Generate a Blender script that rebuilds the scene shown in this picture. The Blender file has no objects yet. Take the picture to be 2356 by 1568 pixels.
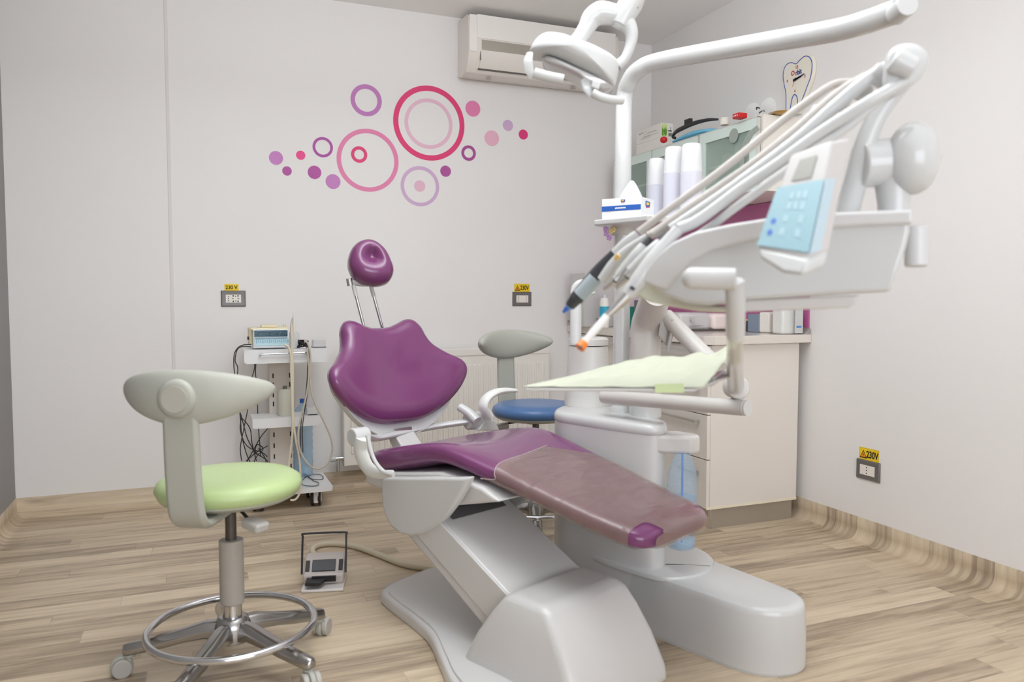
import bpy, bmesh, math, random
from mathutils import Vector, Matrix
R = math.radians
random.seed(7)
S = bpy.context.scene
col = S.collection

# ------------------------------------------------------------------ camera
CAM = Vector((-2.88291, -4.61080, 1.14))
YAW, PITCH, ROLL, FPX = 0.384938, -0.0573933, 0.00122309, 1789.3
_d = Vector((math.sin(YAW)*math.cos(PITCH), math.cos(YAW)*math.cos(PITCH), math.sin(PITCH)))
_r = Vector((math.cos(YAW), -math.sin(YAW), 0)); _u = _r.cross(_d)
_r2 = _r*math.cos(ROLL)+_u*math.sin(ROLL); _u2 = -_r*math.sin(ROLL)+_u*math.cos(ROLL)
cd = bpy.data.cameras.new('camera'); cam = bpy.data.objects.new('camera', cd); col.objects.link(cam)
m3 = Matrix((_r2, _u2, -_d)).transposed()
cam.matrix_world = Matrix.Translation(CAM) @ m3.to_4x4()
cd.sensor_width = 36; cd.lens = FPX/2356*36; cd.clip_start = .05
cd.dof.use_dof = True; cd.dof.focus_distance = 3.7; cd.dof.aperture_fstop = 3.0
S.camera = cam

# ------------------------------------------------------------------ world, lights, exposure
H = 2.83; XL = -3.765; YF = -7.2
w = bpy.data.worlds.new('world'); S.world = w; w.use_nodes = True
w.node_tree.nodes['Background'].inputs[0].default_value = (.8, .88, 1, 1)
w.node_tree.nodes['Background'].inputs[1].default_value = .3
def area(name, loc, rot, sx, sy, power, colr=(1, .97, .94)):
    l = bpy.data.lights.new(name, 'AREA'); l.shape = 'RECTANGLE'; l.size = sx; l.size_y = sy; l.energy = power; l.color = colr
    o = bpy.data.objects.new(name, l); o.location = loc; o.rotation_euler = rot; col.objects.link(o); return o
area('ceiling_light', (-2.15, -3.0, H-.02), (0, 0, 0), 2.6, 4.0, 15, (.89, .95, 1))
area('added_ceiling_fill', (-2.1, -2.75, 2.32), (R(180), 0, 0), .6, 1.8, 62, (.89, .95, 1))  # unseen upward fill, added to brighten the ceiling
area('window_light', (-2.3, YF+.08, 1.5), (R(90), 0, 0), 3.0, 1.9, 74, (.87, .94, 1.04))
S.view_settings.view_transform = 'Standard'; S.view_settings.look = 'None'
S.view_settings.exposure = 0.2; S.view_settings.gamma = 1
S.cycles.max_bounces = 10; S.cycles.diffuse_bounces = 6; S.cycles.transparent_max_bounces = 16
S.cycles.caustics_reflective = False; S.cycles.caustics_refractive = False

# ------------------------------------------------------------------ measuring helpers
def ray(px, py): return _d + _r2*((px-1178)/FPX) - _u2*((py-784)/FPX)
def on(ax, v, px, py):
    k = ray(px, py); return CAM + k*((v-CAM[ax])/k[ax])
def X(v, px, py): return on(0, v, px, py)
def Y(v, px, py): return on(1, v, px, py)
def Z(v, px, py): return on(2, v, px, py)
def D(dep, px, py): return CAM + ray(px, py)*dep
def plane(A, n, px, py):
    k = ray(px, py); return CAM + k*((A-CAM).dot(n)/k.dot(n))

# ------------------------------------------------------------------ materials
def lin(c):
    c = c/255
    return c/12.92 if c <= .04045 else ((c+.055)/1.055)**2.4
MATS = {}
def mat(name, rgb=(200, 200, 200), rough=.5, metal=0, alpha=1, trans=0, coat=0, emit=None, bump=None, ior=1.45, spec=.5):
    if name in MATS: return MATS[name]
    m = bpy.data.materials.new(name); m.use_nodes = True; nt = m.node_tree; b = nt.nodes['Principled BSDF']
    b.inputs['Base Color'].default_value = (*[lin(c) for c in rgb], 1)
    b.inputs['Roughness'].default_value = rough; b.inputs['Metallic'].default_value = metal
    b.inputs['Alpha'].default_value = alpha; b.inputs['Transmission Weight'].default_value = trans
    b.inputs['Coat Weight'].default_value = coat; b.inputs['IOR'].default_value = ior
    b.inputs['Specular IOR Level'].default_value = spec
    if emit: b.inputs['Emission Color'].default_value = (*[lin(c) for c in emit[0]], 1); b.inputs['Emission Strength'].default_value = emit[1]
    if bump:
        tc = nt.nodes.new('ShaderNodeTexCoord'); n = nt.nodes.new('ShaderNodeTexNoise'); n.inputs['Scale'].default_value = bump[0]; n.inputs['Detail'].default_value = 3
        bp = nt.nodes.new('ShaderNodeBump'); bp.inputs['Strength'].default_value = bump[1]; bp.inputs['Distance'].default_value = bump[2] if len(bump) > 2 else .002
        if len(bump) > 3:
            mp = nt.nodes.new('ShaderNodeMapping'); mp.inputs['Scale'].default_value = bump[3]; nt.links.new(tc.outputs['Object'], mp.inputs[0]); nt.links.new(mp.outputs[0], n.inputs['Vector'])
        else: nt.links.new(tc.outputs['Object'], n.inputs['Vector'])
        nt.links.new(n.outputs['Fac'], bp.inputs['Height']); nt.links.new(bp.outputs[0], b.inputs['Normal'])
    MATS[name] = m; return m
WALL = mat('wall_paint', (233, 230, 228), .85, bump=(90, .04))
CEIL = mat('ceiling_paint', (238, 236, 234), .9)
GREYW = mat('left_wall_grey', (150, 148, 147), .8)  # even grey for the left wall, darker than the other walls
WHITE = mat('white_plastic', (202, 202, 201), .2, coat=.2)
WHITE2 = mat('white_enamel', (202, 200, 198), .28, coat=.15)
GREYP = mat('warm_white_plastic', (202, 198, 193), .35)
PURPLE = mat('purple_vinyl', (116, 58, 104), .22, coat=.4)
STOOLG = mat('stool_grey_plastic', (172, 172, 162), .5)
SLEEVE = mat('sleeve_grey', (170, 164, 155), .5)
GREEN = mat('green_vinyl', (180, 200, 142), .32)
BLUE = mat('blue_vinyl', (78, 112, 160), .3)
CHROME = mat('chrome', (205, 205, 208), .12, 1)
STEEL = mat('brushed_steel', (205, 203, 200), .32, 1)
ALU = mat('cast_aluminium', (170, 168, 166), .25, 1)
BLACK = mat('black_plastic', (38, 36, 38), .4)
DARK = mat('dark_grey_plastic', (66, 66, 70), .4)
CREAM = mat('cream_rubber', (222, 212, 190), .5)
GLOSSW = mat('white_gloss_panel', (226, 219, 211), .2, coat=.3)
EDGE = mat('cream_edge_band', (232, 222, 200), .4)
HOSE = mat('ivory_hose', (196, 190, 184), .4)
WBLUE = mat('blue_pet', (160, 205, 235), .1, alpha=.4, spec=.8)
LABELY = mat('yellow_label', (240, 205, 30), .5)
INK = mat('black_ink', (25, 22, 22), .6)
RED = mat('red_plastic', (200, 30, 35), .4)
YEL = mat('yellow_plastic', (240, 205, 60), .45)
BLUEP = mat('print_blue', (45, 95, 180), .5)

def wood():
    m = bpy.data.materials.new('oak_vinyl_planks'); m.use_nodes = True; nt = m.node_tree; N = nt.nodes; Lk = nt.links.new
    b = N['Principled BSDF']; b.inputs['Roughness'].default_value = .38; b.inputs['Specular IOR Level'].default_value = .35
    uv = N.new('ShaderNodeUVMap'); uv.uv_map = 'UVMap'
    sp = N.new('ShaderNodeSeparateXYZ'); Lk(uv.outputs[0], sp.inputs[0])
    def mth(op, a, bb=None, c=None):
        n = N.new('ShaderNodeMath'); n.operation = op
        for i, v in enumerate((a, bb, c)):
            if v is None: continue
            if isinstance(v, (int, float)): n.inputs[i].default_value = v
            else: Lk(v, n.inputs[i])
        return n.outputs[0]
    row = mth('FLOOR', mth('DIVIDE', sp.outputs[1], .098))
    wn = N.new('ShaderNodeTexWhiteNoise'); wn.noise_dimensions = '1D'; Lk(row, wn.inputs['W'])
    u = mth('ADD', mth('DIVIDE', sp.outputs[0], .95), mth('MULTIPLY', wn.outputs['Value'], 7.0))
    cell = mth('FLOOR', u)
    cv = N.new('ShaderNodeCombineXYZ'); Lk(row, cv.inputs[0]); Lk(cell, cv.inputs[1])
    w2 = N.new('ShaderNodeTexWhiteNoise'); w2.noise_dimensions = '2D'; Lk(cv.outputs[0], w2.inputs['Vector'])
    # grain
    gx = mth('ADD', sp.outputs[0], mth('MULTIPLY', w2.outputs['Value'], 31.0))
    gv = N.new('ShaderNodeCombineXYZ'); Lk(mth('MULTIPLY', gx, 1.5), gv.inputs[0]); Lk(mth('MULTIPLY', sp.outputs[1], 22.0), gv.inputs[1]); Lk(mth('MULTIPLY', w2.outputs['Value'], 9.0), gv.inputs[2])
    g = N.new('ShaderNodeTexNoise'); g.inputs['Scale'].default_value = 1.6; g.inputs['Detail'].default_value = 6; g.inputs['Roughness'].default_value = .62; g.inputs['Distortion'].default_value = .5; Lk(gv.outputs[0], g.inputs['Vector'])
    gv2 = N.new('ShaderNodeCombineXYZ'); Lk(mth('MULTIPLY', gx, 2.6), gv2.inputs[0]); Lk(mth('MULTIPLY', sp.outputs[1], 14.0), gv2.inputs[1]); Lk(mth('MULTIPLY', w2.outputs['Value'], 5.0), gv2.inputs[2])
    k = N.new('ShaderNodeTexNoise'); k.inputs['Scale'].default_value = 1.3; k.inputs['Detail'].default_value = 2; Lk(gv2.outputs[0], k.inputs['Vector'])
    kr = N.new('ShaderNodeValToRGB'); kr.color_ramp.elements[0].position = .22; kr.color_ramp.elements[1].position = .38
    Lk(k.outputs['Fac'], kr.inputs[0])
    val = mth('ADD', mth('MULTIPLY', g.outputs['Fac'], .95), mth('MULTIPLY', w2.outputs['Value'], .34))
    val = mth('SUBTRACT', val, .2)
    cr = N.new('ShaderNodeValToRGB'); e = cr.color_ramp.elements
    e[0].position = .2; e[0].color = (*[lin(c) for c in (148, 130, 110)], 1)
    e[1].position = .85; e[1].color = (*[lin(c) for c in (220, 203, 176)], 1)
    x = e.new(.45); x.color = (*[lin(c) for c in (194, 175, 149)], 1)
    Lk(val, cr.inputs[0])
    mx = N.new('ShaderNodeMix'); mx.data_type = 'RGBA'; mx.blend_type = 'MULTIPLY'
    Lk(mth('MULTIPLY', mth('SUBTRACT', 1.0, kr.outputs[0]), .45), mx.inputs[0]); Lk(cr.outputs[0], mx.inputs[6]); mx.inputs[7].default_value = (.35, .28, .22, 1)
    # seams
    fr = mth('FRACT', mth('DIVIDE', sp.outputs[1], .098)); fu = mth('FRACT', u)
    s1 = mth('LESS_THAN', fr, .018); s2 = mth('LESS_THAN', fu, .003); s = mth('MAXIMUM', s1, s2)
    m2 = N.new('ShaderNodeMix'); m2.data_type = 'RGBA'; m2.blend_type = 'MULTIPLY'; Lk(mth('MULTIPLY', s, .3), m2.inputs[0]); Lk(mx.outputs[2], m2.inputs[6]); m2.inputs[7].default_value = (.3, .26, .22, 1)
    Lk(m2.outputs[2], b.inputs['Base Color'])
    bp = N.new('ShaderNodeBump'); bp.inputs['Strength'].default_value = .08; bp.inputs['Distance'].default_value = .001; Lk(g.outputs['Fac'], bp.inputs['Height']); Lk(bp.outputs[0], b.inputs['Normal'])
    return m
WOOD = wood()

# ------------------------------------------------------------------ object helpers
def tag(o, label=None, cat=None, group=None, kind=None):
    if label: o['label'] = label
    if cat: o['category'] = cat
    if group: o['group'] = group
    if kind: o['kind'] = kind
    return o
def thing(name, label, cat, loc=(0, 0, 0), rz=0, group=None):
    o = bpy.data.objects.new(name, None); o.empty_display_size = .05; o.location = loc; o.rotation_euler = (0, 0, rz); col.objects.link(o)
    return tag(o, label, cat, group)
def root_mat(o):
    m = Matrix.Translation(o.location) @ o.rotation_euler.to_matrix().to_4x4()
    return root_mat(o.parent) @ m if o.parent else m
def obj(name, bm, material, parent=None, world=False, bevel=0, seg=3, sub=0, ang=35, label=None, solid=0):
    if world and parent is not None: bm.transform(root_mat(parent).inverted())
    bmesh.ops.recalc_face_normals(bm, faces=bm.faces)
    me = bpy.data.meshes.new(name); bm.to_mesh(me); bm.free()
    for p in me.polygons: p.use_smooth = True
    me.set_sharp_from_angle(angle=R(ang))
    mats = material if isinstance(material, (list, tuple)) else [material]
    for mm in mats: me.materials.append(mm)
    o = bpy.data.objects.new(name, me); col.objects.link(o); o.parent = parent
    if solid: md = o.modifiers.new('solid', 'SOLIDIFY'); md.thickness = solid; md.offset = 0
    if bevel: md = o.modifiers.new('bevel', 'BEVEL'); md.width = bevel; md.segments = seg; md.limit_method = 'ANGLE'; md.angle_limit = R(30); md.harden_normals = False
    if sub: md = o.modifiers.new('sub', 'SUBSURF'); md.levels = sub; md.render_levels = sub
    if label: o['label'] = label
    return o
def B(): return bmesh.new()
def box(bm, c, s, rot=None, mi=0):
    r = bmesh.ops.create_cube(bm, size=1); m = Matrix.Translation(Vector(c)) @ (rot.to_4x4() if rot else Matrix()) @ Matrix.Diagonal((*s, 1))
    bmesh.ops.transform(bm, matrix=m, verts=r['verts'])
    for f in {f for v in r['verts'] for f in v.link_faces}: f.material_index = mi
    return bm
def box2(bm, a, b, mi=0):
    a = Vector(a); b = Vector(b); return box(bm, (a+b)/2, [abs(x) for x in (b-a)], None, mi)
def cyl(bm, a, b, r, r2=None, n=24, mi=0):
    a = Vector(a); b = Vector(b); d = b-a; q = d.to_track_quat('Z', 'Y').to_matrix().to_4x4()
    c = bmesh.ops.create_cone(bm, cap_ends=True, segments=n, radius1=r, radius2=r if r2 is None else r2, depth=d.length)
    bmesh.ops.transform(bm, matrix=Matrix.Translation((a+b)/2) @ q, verts=c['verts'])
    for f in {f for v in c['verts'] for f in v.link_faces}: f.material_index = mi
    return bm
def ball(bm, c, r, n=20, s=(1, 1, 1), rot=None):
    x = bmesh.ops.create_uvsphere(bm, u_segments=n, v_segments=n//2+2, radius=r)
    bmesh.ops.transform(bm, matrix=Matrix.Translation(Vector(c)) @ (rot.to_4x4() if rot else Matrix()) @ Matrix.Diagonal((*s, 1)), verts=x['verts'])
    return bm
def smooth(pts, k=6):
    P = [Vector(p) for p in pts]; out = []
    if len(P) < 3: return P
    Q = [P[0]*2-P[1]] + P + [P[-1]*2-P[-2]]
    for i in range(1, len(Q)-2):
        a, b, c, d = Q[i-1:i+3]
        for j in range(k):
            t = j/k; out.append(.5*((2*b)+(c-a)*t+(2*a-5*b+4*c-d)*t*t+(3*b-a-3*c+d)*t**3))
    out.append(P[-1]); return out
def tube(bm, pts, r, n=12, k=6, cap=True, flat=1.0, up=None, mi=0):
    """sweep a round (or flattened) section; r a number or a list one per given point"""
    P = smooth(pts, k) if k else [Vector(p) for p in pts]
    m = len(P); rs = r
    if isinstance(r, (list, tuple)):
        rs = []
        for i in range(m):
            f = i/(m-1)*(len(r)-1); a = int(f); b = min(a+1, len(r)-1); rs.append(r[a]*(1-(f-a))+r[b]*(f-a))
    rings = []; nrm = None
    for i, p in enumerate(P):
        t = (P[min(i+1, m-1)]-P[max(i-1, 0)]).normalized()
        if nrm is None:
            a = Vector(up) if up else (Vector((0, 0, 1)) if abs(t.z) < .9 else Vector((1, 0, 0)))
            nrm = (a-t*a.dot(t)).normalized()
        else: nrm = (nrm-t*nrm.dot(t)).normalized()
        bn = t.cross(nrm); rr = rs[i] if isinstance(rs, list) else rs
        rings.append([bm.verts.new(p+nrm*(rr*flat*math.cos(q))+bn*(rr*math.sin(q))) for q in [2*math.pi*j/n for j in range(n)]])
    for i in range(m-1):
        for j in range(n): f = bm.faces.new((rings[i][j], rings[i][(j+1) % n], rings[i+1][(j+1) % n], rings[i+1][j])); f.material_index = mi
    if cap: bm.faces.new(rings[0][::-1]).material_index = mi; bm.faces.new(rings[-1]).material_index = mi
    return bm
def lathe(bm, prof, c=(0, 0, 0), n=32, M=None, sx=1, sy=1):
    rings = []; M = M or Matrix()
    for (r, z) in prof:
        rings.append([bm.verts.new(M @ Vector((max(r, 1e-4)*sx*math.cos(2*math.pi*j/n), max(r, 1e-4)*sy*math.sin(2*math.pi*j/n), z))+Vector(c)) for j in range(n)])
    for i in range(len(rings)-1):
        for j in range(n): bm.faces.new((rings[i][j], rings[i][(j+1) % n], rings[i+1][(j+1) % n], rings[i+1][j]))
    bm.faces.new(rings[0][::-1]); bm.faces.new(rings[-1]); return bm
def prism(bm, pts, vec, mi=0):
    """polygon of 3-D points extruded along vec"""
    vec = Vector(vec); a = [bm.verts.new(Vector(p)) for p in pts]; b = [bm.verts.new(Vector(p)+vec) for p in pts]; n = len(a)
    fs = [bm.faces.new(a[::-1]), bm.faces.new(b)]
    for i in range(n): fs.append(bm.faces.new((a[i], a[(i+1) % n], b[(i+1) % n], b[i])))
    for f in fs: f.material_index = mi
    return bm
def loft(bm, rings, cap=True):
    V = [[bm.verts.new(Vector(p)) for p in r] for r in rings]; n = len(V[0])
    for i in range(len(V)-1):
        for j in range(n): bm.faces.new((V[i][j], V[i][(j+1) % n], V[i+1][(j+1) % n], V[i+1][j]))
    if cap: bm.faces.new(V[0][::-1]); bm.faces.new(V[-1])
    return V
def closed(pts, k=5):
    P = [Vector(p) for p in pts]; n = len(P); out = []
    for i in range(n):
        a, b, c, d = P[i-1], P[i], P[(i+1) % n], P[(i+2) % n]
        for j in range(k):
            t = j/k; out.append(.5*((2*b)+(c-a)*t+(2*a-5*b+4*c-d)*t*t+(3*b-a-3*c+d)*t**3))
    return out
def pad(bm, outline, cen, hfun, mapf, back, nr=12, k=5):
    """cushion: closed outline (u,v); hfun(s,u,v) front height; back = depth of the flat rear"""
    O = closed([Vector((*p, 0)) for p in outline], k) if k else [Vector((*p, 0)) for p in outline]; C = Vector((*cen, 0)); rings = []
    for s in (.93, .985): rings.append([mapf((C+(p-C)*s).x, (C+(p-C)*s).y, -back*(1 if s < .95 else .75)) for p in O])
    ss = [1, .985, .95, .9, .83, .74, .62, .48, .32, .16]
    for s in ss:
        rings.append([mapf((C+(p-C)*s).x, (C+(p-C)*s).y, hfun(s, (C+(p-C)*s).x, (C+(p-C)*s).y)) for p in O])
    V = loft(bm, rings, cap=False); bm.faces.new(V[0][::-1])
    c = bm.verts.new(mapf(C.x, C.y, hfun(0, C.x, C.y))); n = len(O)
    for j in range(n): bm.faces.new((V[-1][j], V[-1][(j+1) % n], c))
    return bm
def text(body, size, material, parent, M, name='lettering', depth=.0006, bold=False, label=None, sx=1):
    cu = bpy.data.curves.new('t', 'FONT'); cu.body = body; cu.size = size; cu.extrude = depth; cu.align_x = 'CENTER'; cu.align_y = 'CENTER'
    if bold: cu.offset = size*.022
    t = bpy.data.objects.new('t', cu); me = bpy.data.meshes.new_from_object(t); bpy.data.objects.remove(t); bpy.data.curves.remove(cu)
    me.transform(Matrix.Diagonal((sx, 1, 1, 1))); me.transform(M)
    if parent is not None: me.transform(root_mat(parent).inverted())
    me.name = name; me.materials.clear(); me.materials.append(material)
    o = bpy.data.objects.new(name, me); col.objects.link(o); o.parent = parent
    if label: o['label'] = label
    return o
def face_mat(p, right, up):
    right = Vector(right).normalized(); up = Vector(up).normalized(); n = right.cross(up)
    m = Matrix((right, up, n)).transposed().to_4x4(); m.translation = Vector(p); return m
def struct(name, bm, m, **k): o = obj(name, bm, m, **k); o['kind'] = 'structure'; return o

# ================================================================== room
def uvgrid(rows, uvs, name, m):
    bm = B(); L = bm.loops.layers.uv.new('UVMap'); V = [[bm.verts.new(p) for p in r] for r in rows]
    for i in range(len(V)-1):
        for j in range(len(V[0])-1):
            idx = [(i, j), (i+1, j), (i+1, j+1), (i, j+1)]; f = bm.faces.new([V[a][b] for a, b in idx])
            for l, (a, b) in zip(f.loops, idx): l[L].uv = uvs[a][b]
    me = bpy.data.meshes.new(name); bm.to_mesh(me); bm.free()
    for p in me.polygons: p.use_smooth = True
    me.materials.append(m); o = bpy.data.objects.new(name, me); col.objects.link(o); o['kind'] = 'structure'; return o
xs = [XL, 0]; ys = [YF, 0]
uvgrid([[(x, y, 0) for y in ys] for x in xs], [[(x, y) for y in ys] for x in xs], 'floor', WOOD)
cr_ = .05; bh = .102
prof = [(.075, .0005)]
for i in range(9):
    a = i/8*math.pi/2; prof.append((cr_+.004-cr_*math.sin(a), cr_-cr_*math.cos(a)+.0006))
prof += [(.004, bh), (.0, bh)]
arc = [0]
for i in range(1, len(prof)): arc.append(arc[-1]+math.dist(prof[i], prof[i-1]))
uvgrid([[(-d, y, z) for y in (YF, 0)] for d, z in prof], [[(-.075+s, y) for y in (YF, 0)] for s in arc], 'baseboard_right', WOOD)
uvgrid([[(XL+d, y, z) for y in (YF, 0)] for d, z in prof], [[(XL+.075-s, y) for y in (YF, 0)] for s in arc], 'baseboard_left', WOOD)
uvgrid([[(x, -d, z) for x in (XL, 0)] for d, z in prof], [[(x, -.075+s) for x in (XL, 0)] for s in arc], 'baseboard_back', WOOD)
struct('wall_back', box2(B(), (XL-.1, 0, 0), (.1, .1, H)), WALL)
struct('wall_right', box2(B(), (0, YF-.1, 0), (.1, 0, H)), WALL)
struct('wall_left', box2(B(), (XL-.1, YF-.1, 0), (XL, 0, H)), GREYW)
struct('wall_front', box2(B(), (XL-.1, YF-.1, 0), (.1, YF, H)), WALL)
struct('ceiling', box2(B(), (XL-.1, YF-.1, H), (.1, .1, H+.1)), CEIL)
struct('trim_1', box2(B(), (-3.013, -.003, .1), (-2.996, .001, H)), mat('joint_strip', (222, 218, 216), .8), bevel=.001)

# ------------------------------------------------------------------ wall stickers (19 round vinyl dots and rings)
def sticker(cx, cy, h, inner, rgb, name, label):
    px = 600+cx/3.681; py = 160+cy/3.681; c = Y(0, px, py); dep = (c-CAM).dot(_d); r = h/3.681/2/FPX*dep/1.0
    bm = B(); n = 64; ri = r*inner
    o_ = [(c.x+r*math.cos(2*math.pi*i/n), c.z+r*math.sin(2*math.pi*i/n)) for i in range(n)]
    if inner:
        i_ = [(c.x+ri*math.cos(2*math.pi*i/n), c.z+ri*math.sin(2*math.pi*i/n)) for i in range(n)]
        loft(bm, [[(x, -.0004, z) for x, z in o_], [(x, -.0012, z) for x, z in o_], [(x, -.0012, z) for x, z in i_], [(x, -.0004, z) for x, z in i_]], cap=False)
    else: prism(bm, [(x, -.0004, z) for x, z in o_], (0, -.0008, 0))
    o = obj(name, bm, mat('vinyl_%d_%d_%d' % rgb, rgb, .55)); tag(o, label, 'wall sticker', 'round vinyl stickers on the back wall')
LIL = (196, 128, 190); PUR = (178, 84, 158); RDP = (222, 60, 118)
sticker(893, 260, 266, .715, (190, 122, 184), 'ring_sticker', 'mauve ring sticker, topmost left above the large pink ring')
sticker(1428, 454, 625, .858, RDP, 'ring_sticker', 'largest ring sticker, crimson, just left of the air conditioner')
sticker(1423, 458, 420, .855, (230, 186, 204), 'ring_sticker', 'pale pink thin ring sticker inside the crimson ring')
sticker(908, 768, 527, .857, (226, 132, 172), 'ring_sticker', 'large rose pink ring sticker with a small red ring inside it')
sticker(833, 719, 138, .6, (222, 66, 122), 'ring_sticker', 'small crimson ring sticker inside the large rose pink ring')
sticker(525, 657, 170, .73, (172, 82, 162), 'ring_sticker', 'small purple ring sticker left of the large rose pink ring')
sticker(1760, 707, 130, .61, (168, 76, 146), 'ring_sticker', 'small dark purple ring sticker right of the crimson ring')
sticker(1349, 987, 336, .825, (206, 172, 206), 'ring_sticker', 'pale lilac ring sticker, lowest ring, around a pink dot')
sticker(129, 748, 115, 0, LIL, 'dot_sticker', 'leftmost dot sticker, light mauve')
sticker(222, 858, 78, 0, PUR, 'dot_sticker', 'small purple dot sticker just below the leftmost dot')
sticker(338, 725, 77, 0, (232, 72, 142), 'dot_sticker', 'small hot pink dot sticker at the left of the group')
sticker(455, 870, 112, 0, PUR, 'dot_sticker', 'purple dot sticker below the small purple ring')
sticker(612, 948, 124, 0, LIL, 'dot_sticker', 'light mauve dot sticker touching the large rose pink ring')
sticker(1346, 986, 96, 0, (226, 182, 200), 'dot_sticker', 'pale pink dot sticker inside the lilac ring')
sticker(1565, 860, 94, 0, (174, 82, 152), 'dot_sticker', 'purple dot sticker between the lilac ring and the dark purple ring')
sticker(1796, 331, 133, 0, (224, 128, 172), 'dot_sticker', 'rose pink dot sticker beside the crimson ring, below the air conditioner')
sticker(1956, 581, 131, 0, (230, 178, 198), 'dot_sticker', 'large pale pink dot sticker near the right end')
sticker(2093, 473, 93, 0, (206, 172, 206), 'dot_sticker', 'pale lilac dot sticker near the right end')
sticker(2223, 550, 84, 0, (218, 52, 120), 'dot_sticker', 'rightmost dot sticker, small and crimson')

# ------------------------------------------------------------------ sockets and voltage labels
def socket(p0, p1, right, nrm, label, kind):
    """p0 top-left, p1 bottom-right corner on the wall"""
    right = Vector(right); nrm = Vector(nrm); up = Vector((0, 0, 1)); wd = (p1-p0).dot(right); hg = p0.z-p1.z; c = (p0+p1)/2
    t = thing('wall_socket', label, 'socket', c)
    def q(u, v, d): return Vector(right)*u + up*v + nrm*d
    bm = B(); loft(bm, [[q(sx*wd/2*k, sy*hg/2*k2, d) for sx, sy in ((-1, -1), (1, -1), (1, 1), (-1, 1))] for k, k2, d in ((1, 1, .001), (1, 1, .004), (.93, .88, .011), (.64, .52, .009))])
    obj('cover_plate', bm, mat('socket_grey', (112, 108, 106), .35, .3), t, bevel=.002)
    bm = B(); box(bm, q(0, 0, .0085), [abs(x) for x in (right*wd*.62+up*hg*.5+nrm*.005)]); obj('socket_insert', bm, mat('socket_ivory', (232, 226, 218), .4), t)
    bm = B()
    def hole(u, v, a=.0025, b=.0025): box(bm, q(u*wd, v*hg, .0112), [abs(x) for x in (right*a*2+up*b*2+nrm*.0012)])
    if kind == 'a':
        for v in (-.13, 0, .13): hole(-.2, v)
        for u in (-.01, .185):
            for v in (-.17, .17): hole(u, v, .003, .004)
        hole(-.02, 0, .005, .0018); hole(.2, 0, .005, .0018); hole(.09, .15); hole(.09, -.14)
    elif kind == 'b':
        for u in (-.2, .2):
            for v in (-.15, 0, .15): hole(u, v)
    else:
        for v in (-.15, 0, .15): hole(-.02, v)
    obj('pin_holes', bm, INK, t); return t
def vlabel(p0, p1, right, nrm, label, tri=True, body='230V'):
    right = Vector(right); nrm = Vector(nrm); up = Vector((0, 0, 1)); wd = (p1-p0).dot(right); hg = p0.z-p1.z; c = (p0+p1)/2
    t = thing('voltage_label', label, 'label', c+nrm*.0008)
    bm = B(); box(bm, (0, 0, 0), [abs(x) for x in (right*wd+up*hg+nrm*.0012)]); obj('backing', bm, LABELY, t)
    if tri:
        bm = B()
        for s, d, mi in ((1, .0008, 0), (.7, .0010, 1)):
            h_ = hg*.36*s; cc = right*(-wd*.29)-up*hg*.06
            prism(bm, [cc+right*(-h_)-up*h_*.8+nrm*d, cc+right*h_-up*h_*.8+nrm*d, cc+up*h_*1.05+nrm*d], nrm*.0003, mi)
        cc = right*(-wd*.29)-up*hg*.08
        prism(bm, [cc+nrm*.0013+right*a*hg+up*b*hg for a, b in ((.0, .2), (-.08, -.02), (0, .0), (-.03, -.2), (.07, .04), (0, .03))], nrm*.0002, 0)
        obj('warning_triangle', bm, [INK, mat('label_orange', (240, 150, 30), .5)], t)
        bm = B()
        for a, b, s1, s2 in ((0, .47, wd*.97, .001), (0, -.47, wd*.97, .001)): box(bm, up*b*hg+nrm*.0007, [abs(x) for x in (right*s1+up*.0009+nrm*.0004)])
        for a in (-.485, .485): box(bm, right*a*wd+nrm*.0007, [abs(x) for x in (right*.0009+up*hg*.94+nrm*.0004)])
        obj('border', bm, mat('label_border', (150, 120, 20), .5), t)
    text(body, hg*(.78 if tri else .74), INK, t, face_mat(t.location+nrm*.001+right*(wd*.17 if tri else 0)-up*hg*.02, right, up), bold=True, sx=.72 if tri else .95)
    return t
RX = Vector((1, 0, 0)); BN = Vector((0, -1, 0)); RY = Vector((0, -1, 0)); RN = Vector((-1, 0, 0))
socket(Y(0, 508, 668), Y(0, 565.5, 705), RX, BN, 'grey wall socket with ivory insert left of the equipment trolley', 'a')
vlabel(Y(0, 516, 653), Y(0, 549, 668.5), RX, BN, 'plain yellow 230 V sticker above the socket left on the back wall', False, '230 V')
socket(Y(0, 1178.5, 671), Y(0, 1222, 703.5), RX, BN, 'grey wall socket right of the patient chair headrest', 'b')
vlabel(Y(0, 1183, 652.5), Y(0, 1218, 671), RX, BN, 'yellow 230V warning sticker on the back wall right of the headrest')
socket(Vector((0, -1.85, .38)), Vector((0, -1.986, .288)), RY, RN, 'grey wall socket low on the right wall near the baseboard', 'c')
vlabel(Vector((0, -1.862, .436)), Vector((0, -1.974, .378)), RY, RN, 'yellow 230V warning sticker low on the right wall')

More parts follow.
